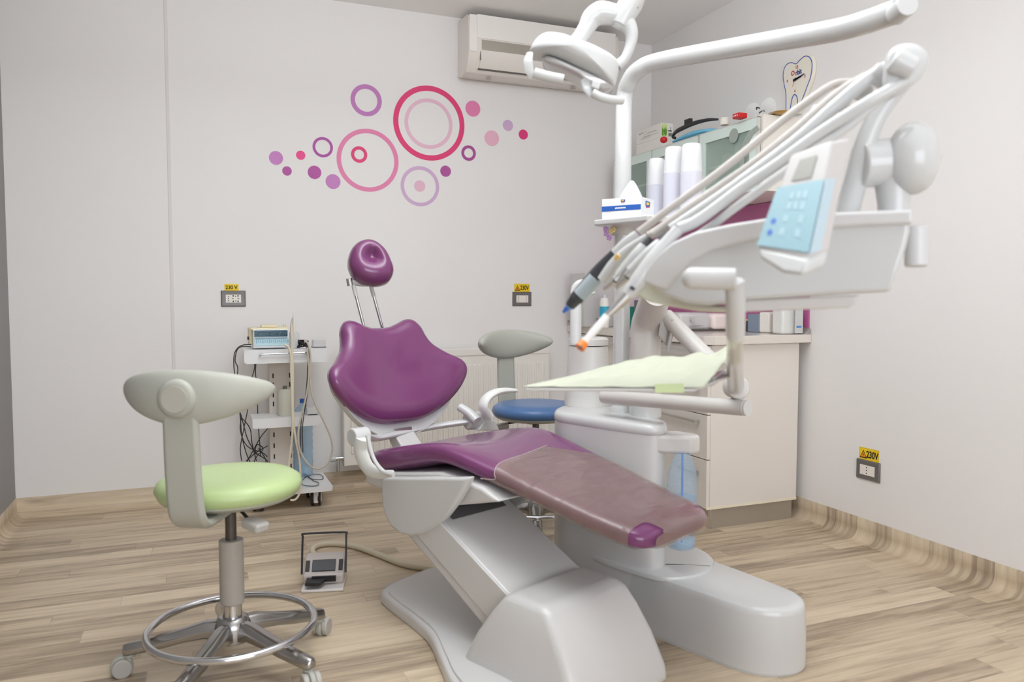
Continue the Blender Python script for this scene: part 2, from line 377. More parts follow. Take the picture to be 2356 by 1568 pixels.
# ------------------------------------------------------------------ air conditioner
ac = thing('air_conditioner', 'white split air conditioner high on the back wall below the ceiling', 'air conditioner', (-.875, 0, 2.455))
x0, x1 = -.5, .505
pr = [(0, .02), (0, .335), (-.03, .345), (-.165, .345), (-.2, .325), (-.215, .24), (-.212, .13), (-.19, .06), (-.15, .012), (-.06, 0)]
bm = B(); prism(bm, [(x0, y, z) for y, z in pr], (x1-x0, 0, 0)); obj('housing', bm, GLOSSW, ac, bevel=.006)
bm = B(); box2(bm, (x0+.05, -.2185, .2), (x1-.03, -.209, .335)); box2(bm, (x0+.004, -.216, .12), (x0+.05, -.206, .33)); obj('front_panel', bm, mat('ac_white', (236, 231, 226), .15, coat=.4), ac, bevel=.002)
bm = B(); prism(bm, [(x0+.08, y, z) for y, z in ((-.206, .192), (-.2165, .192), (-.2155, .135), (-.205, .135))], (x1-x0-.11, 0, 0)); obj('chrome_band', bm, mat('ac_grey_band', (178, 172, 162), .25, .5), ac, label='grey metallic band')
bm = B(); prism(bm, [(x0+.075, y, z) for y, z in ((-.2165, .132), (-.205, .075), (-.178, .035), (-.174, .04), (-.2, .08), (-.211, .132))], (x1-x0-.105, 0, 0)); obj('louvre', bm, GLOSSW, ac, bevel=.001)
bm = B(); box2(bm, (x0+.07, -.179, .028), (x1-.03, -.17, .036)); box(bm, (x0+.074, -.208, .1), (.004, .006, .05)); obj('outlet_gap', bm, mat('gap_grey', (96, 90, 86), .7), ac)
bm = B()
for x in (-.34, .23): box(bm, (x, -.11, -.001), (.03, .012, .006))
obj('catch', bm, mat('catch_grey', (170, 164, 158), .6), ac)

# ------------------------------------------------------------------ radiator
ra = thing('radiator', 'white ribbed panel radiator under the wall stickers', 'radiator', (-1.45, 0, .15))
hw = .657
bm = B(); box2(bm, (-hw, -.095, 0), (hw, -.055, .655)); obj('panel', bm, mat('radiator_white', (232, 228, 222), .35), ra, bevel=.006)
bm = B()
n = 38
for i in range(n):
    x = -hw+.05+(2*hw-.1)*i/(n-1); box(bm, (x, -.097, .32), (.018, .012, .5))
obj('rib_panel', bm, mat('radiator_white'), ra, bevel=.005)
bm = B(); box2(bm, (-hw-.002, -.1, .625), (hw+.002, -.03, .668)); obj('top_grille', bm, mat('radiator_white'), ra, bevel=.003)
bm = B(); box2(bm, (-hw, -.055, .02), (-hw+.03, -.03, .6)); box2(bm, (hw-.03, -.055, .02), (hw, -.03, .6)); obj('side_cover', bm, mat('radiator_white'), ra)
bm = B(); cyl(bm, (-hw-.055, -.07, .045), (-hw, -.07, .045), .012); cyl(bm, (-hw-.03, -.07, .045), (-hw-.03, -.07, -.03), .01); cyl(bm, (-hw-.03, -.07, .01), (-hw-.03, -.02, .01), .009); obj('valve', bm, STEEL, ra, label='metal valve')
bm = B(); cyl(bm, (-hw-.075, -.07, .045), (-hw-.045, -.07, .045), .018); obj('valve_cap', bm, WHITE, ra, bevel=.003)
bm = B(); cyl(bm, (-hw-.028, -.07, .6), (-hw, -.07, .6), .012); obj('bleed_plug', bm, mat('brass', (200, 175, 120), .35, .8), ra)

# ================================================================== green / blue stools
def make_stool(label, loc, rz, seatmat, legrot, seat_z=.6):
    t = thing('operator_stool', label, 'stool', loc, rz, 'dentist stools')
    bm = B()
    lathe(bm, [(.03, .075), (.052, .085), (.055, .13), (.045, .155), (.038, .16)], n=32)
    obj('hub', bm, ALU, t)
    for i in range(5):
        a = R(legrot)+i*2*math.pi/5; c, s = math.cos(a), math.sin(a)
        bm = B(); rings = []
        for f, wd, zt, zb in ((.03, .026, .15, .09), (.08, .026, .148, .1), (.14, .025, .13, .092), (.2, .023, .115, .078), (.27, .021, .1, .066), (.305, .02, .094, .06), (.318, .014, .09, .062)):
            rings.append([(f*c-u*s, f*s+u*c, z) for u, z in ((-wd, zb), (wd, zb), (wd, zb+(zt-zb)*.55), (wd*.55, zt), (-wd*.55, zt), (-wd, zb+(zt-zb)*.55))])
        loft(bm, rings); lg = obj('leg', bm, ALU, t, bevel=.006)
        # caster
        sw = a+R([35, -70, 20, 100, -30][i]); o_ = Vector((.3*c, .3*s, 0)); tr = Vector((math.cos(sw), math.sin(sw), 0)); ax = Vector((-tr.y, tr.x, 0)); wc = o_+tr*.022+Vector((0, 0, .026))
        bm = B(); cyl(bm, o_+Vector((0, 0, .052)), o_+Vector((0, 0, .064)), .017); box(bm, o_+tr*.012+Vector((0, 0, .036)), (.034, .034, .032), Matrix.Rotation(sw, 3, 'Z')); cyl(bm, wc-ax*.008, wc+ax*.008, .033, n=28)
        cs = obj('caster', bm, STOOLG, lg, bevel=.004)
        bm = B()
        for sg in (-1, 1): cyl(bm, wc+ax*sg*.009, wc+ax*sg*.026, .0285, n=28)
        obj('caster_wheel', bm, mat('caster_grey', (176, 172, 165), .45), lg, bevel=.004)
    bm = B(); r = .243; pts = [(r*math.cos(2*math.pi*i/64), r*math.sin(2*math.pi*i/64), .128) for i in range(64)]
    rr = []
    for i in range(64):
        a = 2*math.pi*i/64; rr.append([Vector(((r+.0115*math.cos(q))*math.cos(a), (r+.0115*math.cos(q))*math.sin(a), .130+.0115*math.sin(q))) for q in [2*math.pi*j/14 for j in range(14)]])
    rr.append(rr[0]); loft(bm, rr, cap=False); bmesh.ops.remove_doubles(bm, verts=bm.verts, dist=1e-5); obj('foot_ring', bm, CHROME, t)
    bm = B(); cyl(bm, (0, 0, .15), (0, 0, .2), .029, n=32); obj('collar', bm, CHROME, t)
    bm = B(); cyl(bm, (0, 0, .2), (0, 0, .398), .036, n=36); obj('gas_sleeve', bm, SLEEVE, t, bevel=.004)
    bm = B(); cyl(bm, (0, 0, .35), (0, 0, seat_z-.06), .0165, n=28); obj('gas_piston', bm, mat('dark_piston', (92, 86, 82), .35, .6, bump=(160, .6, .002)), t)
    z = seat_z-.075
    bm = B(); lathe(bm, [(.02, z), (.18, z+.002), (.2, z+.014), (.2, z+.02)], n=48); obj('seat_pan', bm, STOOLG, t)
    bm = B(); lathe(bm, [(.182, z+.012), (.204, z+.02), (.213, z+.04), (.207, z+.058), (.188, z+.071), (.15, z+.077), (.08, z+.076), (.02, z+.074), (0, z+.074)], n=56); obj('seat', bm, seatmat, t, ang=80)
    # lever
    bm = B(); cyl(bm, (.03, -.03, z-.012), (.095, -.1, z-.03), .005); obj('lever_rod', bm, BLACK, t)
    bm = B(); box(bm, (.125, -.115, z-.045), (.07, .05, .028), Matrix.Rotation(R(-28), 3, 'Z') @ Matrix.Rotation(R(10), 3, 'Y')); obj('lever', bm, mat('lever_grey', (178, 176, 170), .3), t, bevel=.008)
    # back column: J shaped strip coming from under the seat
    bm = B(); pts = [(-.005, z-.018), (-.14, z-.02), (-.225, z-.012), (-.262, z+.015), (-.275, z+.06), (-.285, z+.16), (-.29, z+.27), (-.292, z+.325)]
    P = smooth([(0, a, b) for a, b in pts], 5); rings = []
    for i, p in enumerate(P):
        tn = (P[min(i+1, len(P)-1)]-P[max(i-1, 0)]).normalized(); nn = Vector((1, 0, 0)).cross(tn).normalized(); f = i/(len(P)-1); wd = .03+.022*min(1, f*2.6)-.006*max(0, f-.45); th = .012
        rings.append([p+Vector((u, 0, 0))+nn*v for u, v in ((-wd, -th*.3), (-wd*.8, -th), (wd*.8, -th), (wd, -th*.3), (wd, th*.3), (wd*.8, th), (-wd*.8, th), (-wd, th*.3))])
    loft(bm, rings); obj('back_column', bm, STOOLG, t, bevel=.003)
    zc = z+.345
    bm = B(); lathe(bm, [(.05, 0), (.053, .01), (.05, .022), (.044, .027), (.036, .029), (.0, .029)], n=40, M=face_mat((0, -.293, zc), (1, 0, 0), (0, 0, 1))); obj('pivot_cap', bm, STOOLG, t, ang=50)
    bm = B(); lathe(bm, [(.0355, 0.027), (.035, .0315), (.0, .032)], n=40, M=face_mat((0, -.293, zc), (1, 0, 0), (0, 0, 1))); obj('pivot_disc', bm, mat('disc_grey', (180, 177, 166), .5), t)
    # curved back pad
    bm = B(); rings = []
    for i in range(29):
        f = -1+2*i/28; a = f*1.05; rad = .235; x = rad*1.03*math.sin(a); y = -.283+(rad)*(1-math.cos(a))*1.0
        tx = math.cos(a); ty = math.sin(a)*1.05; L = math.hypot(tx, ty); nx, ny = -ty/L, tx/L
        e = abs(f); hh = .066*(1-e**1.8)**.95+.012; th = .022*(1-e**3.5)**.5+.008; zz = zc-.002+.016*e**1.5
        if i in (0, 28): hh *= .45; th *= .5
        rings.append([(x+nx*th*math.copysign(abs(math.cos(q))**.8, math.cos(q)), y+ny*th*math.copysign(abs(math.cos(q))**.8, math.cos(q)), zz+hh*math.sin(q)*(1 if math.sin(q) > 0 else .95)) for q in [2*math.pi*j/20 for j in range(20)]])
    loft(bm, rings); obj('backrest', bm, STOOLG, t, sub=1, ang=80)
    return t
hub = Vector((-2.80, -2.12, 0))
bc = D(2.02, 396, 950); a_ = math.atan2(bc.y-hub.y, bc.x-hub.x)+math.pi/2
make_stool('green seated stool with grey backrest and five caster chrome base, in the left foreground', hub, a_, GREEN, math.degrees(-a_)+23, .6)
hub2 = D(3.8, 1232, 1225); hub2.z = 0
bc = D(4.04, 1154, 850); a2 = math.atan2(bc.y-hub2.y, bc.x-hub2.x)+math.pi/2
make_stool('blue seated stool with grey backrest, half hidden behind the patient chair', hub2, a2, BLUE, 60, .625)

# ================================================================== base cabinet, worktop, splashback, wall cabinet
bc_ = thing('base_cabinet', 'off-white gloss base cabinet with drawers along the right wall', 'cabinet', (-.3, -.75, 0))
def lb(bm, a, b, mi=0): o_ = bc_.location; return box2(bm, Vector(a)-o_, Vector(b)-o_, mi)
bm = B(); lb(bm, (-.58, -1.5, .1), (-.045, -.03, .905)); obj('carcass', bm, GLOSSW, bc_, bevel=.002)
bm = B(); lb(bm, (-.5995, -1.502, .1), (-.045, -1.4995, .112)); obj('edge_band', bm, EDGE, bc_)
bm = B(); lb(bm, (-.563, -1.485, .0), (-.06, -.03, .1)); obj('plinth', bm, mat('plinth_steel', (176, 168, 156), .35, .5, bump=(8, .15, .001, (1, 1, 60))), bc_)
bm = B(); lb(bm, (-.566, -1.4865, .0), (-.558, -1.47, .1)); obj('plinth_corner', bm, STEEL, bc_)
zs = [(.104, .342), (.347, .562), (.567, .724), (.729, .9)]; hz = [.274, .528, .7, .868]
for (ya, yb) in ((-1.498, -.915), (-.91, -.33)):
    for (za, zb), h_ in zip(zs, hz):
        bm = B(); lb(bm, (-.5995, ya, za), (-.5805, yb, zb)); dr = obj('drawer', bm, [GLOSSW], bc_, bevel=.0015)
        bm = B()
        if h_ == .274:
            lb(bm, (-.628, ya+.06, h_-.006), (-.618, ya+.2, h_+.006))
            for y in (ya+.07, ya+.19): lb(bm, (-.62, y-.006, h_-.005), (-.599, y+.006, h_+.005))
        else:
            lb(bm, (-.63, ya+.06, h_-.006), (-.62, ya+.43, h_+.006))
            for y in (ya+.07, ya+.42): lb(bm, (-.622, y-.008, h_-.006), (-.599, y+.008, h_+.006))
        obj('handle', bm, STEEL, dr, bevel=.0015, label='brushed metal bar handle')
bm = B(); lb(bm, (-.599, -.325, .104), (-.5805, -.03, .9)); obj('filler_panel', bm, GLOSSW, bc_)
wt = B(); prism(wt, [(x, y, .908) for x, y in ((-.002, -1.535), (-.585, -1.535), (-.622, -1.49), (-.622, -.003), (-.002, -.003))], (0, 0, .042))
tag(obj('worktop', wt, mat('worktop_laminate', (222, 214, 205), .18, coat=.3), bevel=.002), 'pale glossy worktop on the base cabinet', 'worktop')
bm = B(); prism(bm, [(x, -1.533, z) for x, z in ((-.0085, .9505), (-.045, .9505), (-.04, .957), (-.0085, .983))], (0, 1.5, 0)); prism(bm, [(-.622, y, z) for y, z in ((-.001, .9505), (-.04, .9505), (-.035, .957), (-.001, .983))], (.6, 0, 0))
tag(obj('upstand', bm, mat('upstand_alu', (178, 176, 170), .35, .6), bevel=.001), 'grey metallic upstand strip at the rear edge of the worktop', 'trim')
bm = B(); box2(bm, (-.008, -1.52, .951), (-.0005, -.003, 1.648)); tag(obj('splashback', bm, mat('purple_panel', (192, 106, 156), .3, coat=.3)), 'purple splashback panel between worktop and wall cabinet', 'panel')

uc = thing('wall_cabinet', 'white wall cabinet with three pale green frosted glass doors', 'cabinet', (-.17, -.85, 1.65))
def lu(bm, a, b, mi=0): o_ = uc.location; return box2(bm, Vector(a)-o_, Vector(b)-o_, mi)
bm = B(); t_ = .018; ZB, ZT = 1.65, 2.012
lu(bm, (-.35, -1.562, ZB), (-.001, -1.562+t_, ZT)); lu(bm, (-.35, -.14-t_, ZB), (-.001, -.14, ZT)); lu(bm, (-.35, -1.544, ZB), (-.001, -.158, ZB+t_)); lu(bm, (-.35, -1.544, ZT-t_), (-.001, -.158, ZT)); lu(bm, (-.012, -1.544, ZB), (-.001, -.158, ZT))
for y in (-1.073, -.61): lu(bm, (-.35, y-.009, ZB), (-.012, y+.009, ZT))
obj('carcass', bm, mat('cabinet_cream', (228, 223, 215), .4), uc, bevel=.001)
for (ya, yb) in ((-1.544, -1.082), (-1.064, -.619), (-.601, -.158)):
    bm = B(); lu(bm, (-.33, ya, 1.815), (-.014, yb, 1.827)); obj('inner_shelf', bm, mat('shelf_cream', (226, 224, 208), .4), uc)
FROST = mat('frosted_green_glass', (218, 232, 225), .35, alpha=.95)
CLEARG = mat('clear_green_glass', (190, 215, 204), .06, alpha=.34, spec=.8)
for (ya, yb) in ((-1.541, -1.079), (-1.068, -.614), (-.605, -.152)):
    bm = B(); o_ = uc.location; mg = .052; xa = -.372
    lu(bm, (xa, ya, ZB+.002), (xa+.018, ya+mg, ZT-.012)); lu(bm, (xa, yb-mg, ZB+.002), (xa+.018, yb, ZT-.012)); lu(bm, (xa, ya+mg, ZB+.002), (xa+.018, yb-mg, ZB+mg)); lu(bm, (xa, ya+mg, ZT-.012-mg), (xa+.018, yb-mg, ZT-.012))
    d_ = obj('glass_door', bm, FROST, uc)
    bm = B(); lu(bm, (xa+.006, ya+mg, ZB+mg), (xa+.011, yb-mg, ZT-.012-mg)); obj('pane', bm, CLEARG, d_)
    bm = B(); lu(bm, (xa-.001, ya-.004, ZB+.002), (xa+.02, ya, ZT-.01)); lu(bm, (xa-.001, ya-.004, ZT-.0125), (xa+.02, yb, ZT-.009)); obj('door_trim', bm, mat('door_trim_alu', (214, 212, 205), .4, .4), d_)
    if ya == -1.541:
        bm = B(); c = X(-.3725, 1688, 312)
        prism(bm, [(-.3727, c.y+.036*math.cos(2*math.pi*i/32), min(ZT-.014, c.z+.036*math.sin(2*math.pi*i/32))) for i in range(32)], (-.0006, 0, 0)); bm.transform(Matrix.Translation(-uc.location)); obj('dot_decal', bm, mat('decal_grey', (170, 180, 170), .5, alpha=.8), d_, label='faint grey dot decal')
        bm = B(); A_ = [X(-.3727, *p) for p in ((1742, 288), (1722, 303), (1708, 330), (1702, 360), (1701, 395))]; B_ = [X(-.3727, *p) for p in ((1712, 395), (1713, 362), (1720, 334), (1733, 311), (1748, 298))]
        for i in range(4): prism(bm, [A_[i], A_[i+1], B_[3-i], B_[4-i]], (-.0006, 0, 0))
        bmesh.ops.remove_doubles(bm, verts=bm.verts, dist=1e-6); bm.transform(Matrix.Translation(-uc.location)); obj('arc_decal', bm, mat('decal_grey'), d_, label='faint grey arc decal')
def jar(name, label, cat, base, r, h, m, lid=None, lidm=None, grp=None, n=24, taper=.0):
    t = thing(name, label, cat, base, 0, grp)
    bm = B(); lathe(bm, [(r*.9, 0), (r, h*.04), (r, h*.78), (r*(.8-taper), h*.88), (r*(.8-taper), h*.98 if not lid else h*.9)], n=n); obj('body', bm, m, t, ang=50)
    if lid: bm = B(); cyl(bm, (0, 0, h*.88), (0, 0, h), r*lid, n=n); obj('cap', bm, lidm or WHITE, t, bevel=r*.08)
    return t
jar('storage_jar', 'white jar behind the glass of the nearest wall cabinet door, upper shelf', 'jar', (-.2, -1.24, 1.827), .05, .12, mat('milky_plastic', (235, 232, 224), .4), .95, WHITE)
jar('storage_jar', 'shorter cream jar behind the glass, left of the white jar', 'jar', (-.22, -1.14, 1.827), .04, .085, mat('cream_plastic', (215, 205, 175), .4), .95, mat('cream_plastic'))
jar('storage_jar', 'small pale jar on the lower level of the nearest wall cabinet', 'jar', (-.2, -1.32, 1.668), .035, .1, mat('milky_plastic'), .95, WHITE)
bm = B(); box2(bm, (-.27, -.56, 1.668), (-.1, -.36, 1.75)); tag(obj('plastic_tub', bm, mat('teal_tub', (120, 190, 200), .4), bevel=.006), 'teal tub behind the leftmost glass door of the wall cabinet', 'box')

# things on top of the wall cabinet
def T(px, py): return Z(2.013, px, py)
cy = X(-.31, 1521, 320).y; cyl_ = X(-.31, 1464, 345).y; cxr = Y(cy, 1548, 320).x
z0 = 2.013; z1 = X(-.31, 1521, 314).z; z2 = X(-.31, 1521, 282).z
bm = B(); box2(bm, (-.31, cyl_, z0), (cxr, cy-.005, z1-.0005)); tag(obj('carton', bm, mat('carton_white', (232, 228, 222), .6), bevel=.001), 'plain white carton on the wall cabinet under the printed carton', 'box')
t = thing('carton', 'white carton with a green plant picture on its end, stacked on the plain carton', 'box', (-.31, cy, z1))
bm = B(); box2(bm, (0, 0, 0), (cxr+.31, cyl_-cy, z2-z1)); obj('box_body', bm, mat('carton_white'), t, bevel=.001)
hh = z2-z1; ww = cxr+.31
bm = B(); random.seed(3)
box2(bm, (.004, -.0006, .003), (ww*.5, -.0002, hh-.003)); obj('picture', bm, mat('leaf_pale', (205, 222, 150), .5), t)
bm = B()
for i in range(34):
    x = .006+random.random()*(ww*.5-.012); a = (x-ww*.25)/(ww*.25)*.9+random.uniform(-.4, .4); L = hh*random.uniform(.25, .55); z = hh*random.uniform(.06, .4); dx = math.sin(a)*L*.45
    q_ = [(max(.004, min(ww*.5, x-.0025)), -.0009, z), (max(.004, min(ww*.5, x+.0025)), -.0009, z), (max(.004, min(ww*.5, x+dx)), -.0009, min(hh-.004, z+math.cos(a)*L))]
    prism(bm, q_, (0, -.0002-.00001*i, 0))
obj('leaf_print', bm, mat('leaf_green', (96, 150, 40), .5), t)
bm = B()
for i in range(9): box2(bm, (ww*.62+i*.0032, -.0009, .006), (ww*.62+i*.0032+.0015, -.0002, hh*.32))
for k_ in (.42, .46): box2(bm, (ww*.6, -.0009, hh*k_), (ww*.9, -.0002, hh*k_+.004))
box2(bm, (ww*.78, -.0009, hh*.55), (ww*.81, -.0002, hh*.75)); obj('barcode', bm, INK, t)
bm = B()
for k_, a, b in ((.75, .1, .3), (.7, .1, .3), (.65, .12, .2), (.72, .36, .42), (.6, .5, .8), (.55, .3, .85), (.4, .3, .6), (.35, .25, .9), (.25, .2, .6)):
    L = cyl_-cy; box2(bm, (-.0008, L*(1-b), hh*k_), (0, L*(1-a), hh*k_+.0015))
obj('side_print', bm, mat('print_grey', (150, 146, 142), .6), t)
p = T(1527, 330); bm = B(); ball(bm, (p.x, p.y, 2.013+.021), .021, s=(1, 1, .9)); tag(obj('red_ball', bm, RED), 'small round red object in front of the stacked cartons', 'ball')
a = X(-.33, 1546, 322); b = X(-.33, 1628, 300); bm = B()
rings = []
for i in range(15):
    f = i/14; y = a.y+(b.y-a.y)*f; h1 = .022+.024*math.sin(f*math.pi)+.006*f
    rings.append([(x, y, z) for x, z in ((-.352, 2.0135), (-.345, 2.0135+h1*.6), (-.3, 2.0135+h1), (-.2, 2.0135+h1*(1+.2*math.sin(f*9))), (-.14, 2.0135+h1*.7), (-.13, 2.0135))])
loft(bm, rings); tag(obj('folded_cloth', bm, mat('cyan_cloth', (120, 196, 226), .8), sub=1), 'light blue folded cloth on top of the wall cabinet', 'cloth')
t = thing('face_visor', 'black framed visor lying on the light blue cloth', 'visor', (-.25, (a.y+b.y)/2, 2.052)); L = a.y-b.y
bm = B(); tube(bm, [(-.08, L*.42, .02), (-.1, L*.2, .022), (-.1, -L*.2, .03), (-.08, -L*.5, .03), (-.04, -L*.62, .028)], [.01, .013, .013, .01, .006], flat=.9); obj('head_band', bm, BLACK, t)
bm = B(); box(bm, (-.1, -L*.06, .045), (.02, .05, .035)); tube(bm, [(-.08, L*.42, .02), (-.085, L*.45, -.0), (-.08, L*.4, -.01)], .008); obj('clip', bm, BLACK, t, bevel=.003)
bm = B(); tube(bm, [(-.06, L*.45, .03), (-.02, L*.1, .06), (-.02, -L*.3, .05)], .003); obj('strap', bm, mat('strap_white', (220, 220, 220), .5), t)
p = T(1667, 288); bm = B(); cyl(bm, (p.x, p.y, 2.0135), (p.x, p.y, 2.05), .022); tag(obj('plaster_roll', bm, mat('roll_white', (226, 220, 212), .6), bevel=.003), 'small white roll on the wall cabinet right of the visor', 'roll')
p = T(1702, 273); t = thing('red_packet', 'small red packet on the front edge of the wall cabinet top', 'box', (p.x, p.y, 2.0135)); bm = B(); box(bm, (0, 0, .012), (.05, .05, .024)); obj('packet_body', bm, RED, t, bevel=.002)
bm = B()
for i in range(3): box(bm, (-.0252, .012-.012*i, .013), (.0006, .005, .007))
obj('packet_print', bm, mat('print_white', (240, 235, 235), .6), t)
GL = mat('clear_plastic', (235, 240, 238), .04, alpha=.22, spec=.9)
t = thing('safety_glasses', 'clear rounded safety glasses lying on the wall cabinet near the clock', 'glasses', T(1752, 268)+Vector((0, 0, .0005)))
for s, k_ in ((1, 'lens'), (-1, 'lens')):
    bm = B(); M_ = face_mat((.0, s*.055, .002), (0, -1, 0), (-.3, 0, 1)); lathe(bm, [(.046, .0), (.045, .01), (.038, .022), (.022, .03), (0, .032)], n=28, M=M_, sx=1, sy=.85); bm.transform(Matrix.Translation((0, 0, .036))); obj('lens', bm, GL, t, ang=80)
bm = B(); tube(bm, [(-.02, .012, .035), (-.03, 0, .04), (-.02, -.012, .035)], .003); tube(bm, [(-.0, -.02, .02), (.01, 0, .03), (.0, .02, .02)], .003); obj('bridge', bm, BLACK, t)
p = T(1797, 266); t = thing('gold_dish', 'small flat golden dish at the cabinet corner below the clock', 'dish', (p.x, p.y, 2.0135)); bm = B(); lathe(bm, [(.03, 0), (.055, .006), (.06, .012), (.057, .012), (.03, .004), (0, .003)]); obj('dish_body', bm, mat('gold', (190, 150, 80), .35, .6), t)

# ------------------------------------------------------------------ tooth clock
def CK(zx_, zy_): return X(-.024, 1600+zx_/3.92, 80+zy_/3.92)
ol = [(812, 700), (813, 600), (811, 520), (797, 455), (787, 385), (790, 330), (806, 284), (832, 258), (866, 250), (902, 261), (932, 232), (968, 200), (1000, 191), (1030, 208), (1046, 252), (1045, 315), (1032, 385), (1003, 465), (975, 540), (945, 620), (925, 690), (905, 690), (917, 620), (910, 558), (890, 537), (872, 560), (858, 620), (846, 700)]
P_ = [CK(*p) for p in ol]; cc = sum(P_, Vector())/len(P_)
t = thing('tooth_clock', 'tooth shaped wall clock with blue outline and red numerals', 'clock', (0, cc.y, cc.z))
inv = Matrix.Translation(-t.location)
def off(pts, d):
    out = []; n = len(pts)
    for i in range(n):
        a, b, c = pts[i-1], pts[i], pts[(i+1) % n]; tn = (c-a); nn = Vector((0, tn.z, -tn.y)).normalized(); out.append(b+nn*d)
    return out
sgn = 1
big = off([P_[i] for i in range(0, 21)], .012)
if big[4].y < P_[4].y: big = off([P_[i] for i in range(0, 21)], -.012)
bm = B(); prism(bm, [Vector((-.020, p.y, p.z)) for p in big], (.019, 0, 0)); bm.transform(inv); obj('clock_body', bm, mat('clock_ivory', (236, 230, 216), .45), t, bevel=.003)
bm = B(); tube(bm, [Vector((-.0205, p.y, p.z)) for p in P_[:21]], .0022, n=6, k=4); tube(bm, [Vector((-.0205, p.y, p.z)) for p in P_[21:]], .0026, n=6, k=4); bm.transform(inv); obj('outline', bm, mat('clock_blue', (60, 88, 175), .5), t)
rt = Vector((0, -1, 0)); upv = Vector((0, 0, 1))
def ctext(s, zx_, zy_, size, m): return text(s, size, m, t, face_mat(CK(zx_, zy_)+Vector((.0028, 0, 0)), rt, upv), name='numeral', depth=.0003, bold=True)
REDI = mat('clock_red', (200, 45, 50), .5); BLI = mat('clock_ink_blue', (35, 50, 130), .5)
ctext('12', 910, 292, .021, REDI); ctext('9', 825, 420, .019, REDI); ctext('3', 983, 373, .019, REDI); ctext('6', 893, 505, .017, REDI)
o_ = text('O', .033, REDI, t, face_mat(CK(874, 348)+Vector((.0028, 0, 0)), rt, upv), depth=.0003, bold=True); text('rbit', .036, BLI, t, face_mat(CK(926, 336)+Vector((.0028, 0, 0)), rt, upv), depth=.0003, bold=True, sx=.85)
hc = CK(896, 405)
for e_, wdt, m, nm in (((982, 350), .0045, BLI, 'minute_hand'), ((955, 372), .006, INK, 'hour_hand'), ((875, 468), .0012, REDI, 'second_hand')):
    e = CK(*e_); a = Vector((-.024, hc.y, hc.z)); b = Vector((-.024, e.y, e.z)); dv = (b-a).normalized(); pp = Vector((0, dv.z, -dv.y)); a = a-dv*.012
    bm = B(); prism(bm, [a-pp*wdt, a+pp*wdt, b+pp*wdt*.5, b-pp*wdt*.5], (-.0012, 0, 0)); bm.transform(inv); obj(nm, bm, m, t)
bm = B(); cyl(bm, (-.02, hc.y, hc.z), (-.027, hc.y, hc.z), .006); bm.transform(inv); obj('hand_pin', bm, BLACK, t)

# ------------------------------------------------------------------ things on the worktop
WZ = .951
def Wt(px, py, x=-.1): p = X(x, px, py); p.z = WZ; return p
def wbox(name, label, cat, px0, px1, pyb, pyt, depth, m, y=None, bev=.004):
    """box standing on the worktop, near face parallel to the back wall"""
    yy = Wt((px0+px1)/2, pyb).y if y is None else y; a = Y(yy, px0, pyb); b = Y(yy, px1, pyt)
    t = thing(name, label, cat, ((a.x+b.x)/2, yy+depth/2, WZ)); w_ = b.x-a.x; h_ = max(.02, b.z-WZ)
    bm = B(); box2(bm, (-w_/2, -depth/2, 0), (w_/2, depth/2, h_)); obj('body', bm, m, t, bevel=bev); return t, w_, h_
t, w_, h_ = wbox('sterilizer', 'tall white appliance on the worktop in the far corner', 'appliance', 1345, 1412, 722, 628, .2, WHITE2, y=-.32)
bm = B(); box2(bm, (-w_*.1, -.103, h_*.08), (w_*.02, -.1, h_*.16)); obj('badge', bm, mat('print_grey'), t)
t = thing('ultrasonic_cleaner', 'white rounded bench machine on the worktop behind the drawer unit', 'appliance', (-.28, -.92, WZ))
L = .36
bm = B(); box(bm, (-.03, .02, .05), (L*.55, .2, .1), Matrix.Rotation(R(-8), 3, 'Z')); obj('body', bm, WHITE2, t, bevel=.02)
bm = B(); box(bm, (L*.33, -.04, .05), (L*.4, .2, .09), Matrix.Rotation(R(-8), 3, 'Z')); obj('tank', bm, mat('pinkish_white', (236, 222, 216), .3), t, bevel=.02)
bm = B(); cyl(bm, (-.07, -.085, .06), (-.07, -.095, .06), .012); box(bm, (-.03, -.083, .03), (.1, .006, .004)); obj('control_knob', bm, mat('knob_grey', (190, 186, 180), .4), t)
bm = B(); box(bm, (.02, .0, .0045), (L*.95, .24, .008), Matrix.Rotation(R(-8), 3, 'Z')); obj('drip_mat', bm, mat('brown_mat', (96, 86, 78), .5), t)
jar('red_jar', 'red and white jar on the worktop beside the white bench machine', 'jar', Wt(1686, 750), .017, .07, RED, .95, mat('milky_plastic'))
jar('dropper_bottle', 'dark bottle with yellow cap on the worktop', 'bottle', Wt(1722, 749), .016, .066, mat('dark_bottle', (45, 42, 60), .3), .95, YEL)
jar('dropper_bottle', 'dark bottle with mint cap right of the yellow capped one', 'bottle', Wt(1737, 750), .015, .068, BLACK, .9, mat('mint', (150, 205, 185), .4))
t, w_, h_ = wbox('instrument_tub', 'grey blue tub with white label on the worktop', 'tub', 1745, 1768, 751, 722, .09, mat('slate_tub', (128, 140, 158), .4))
bm = B(); box2(bm, (-w_*.1, -.0462, h_*.4), (w_*.45, -.045, h_*.98)); obj('tub_label', bm, WHITE, t)
t, w_, h_ = wbox('white_canister', 'white ribbed canister between the grey blue tub and the big jug', 'canister', 1769, 1792, 752, 718, .08, mat('milky_plastic'), bev=.01)
bm = B()
for i in range(3): box(bm, (-.0+.012*(i % 2), -.0405, h_*(.35+.2*i)), (.008, .001, .003))
obj('canister_print', bm, mat('print_grey'), t)
t, w_, h_ = wbox('white_jug', 'large translucent white jug at the end of the worktop with blue striped label', 'jug', 1800, 1844, 753, 694, .08, mat('jug_white', (222, 222, 218), .35), bev=.012)
bm = B(); box2(bm, (w_*.02, -.0612, h_*.03), (w_*.44, -.06, h_*.9)); obj('jug_label', bm, WHITE, t)
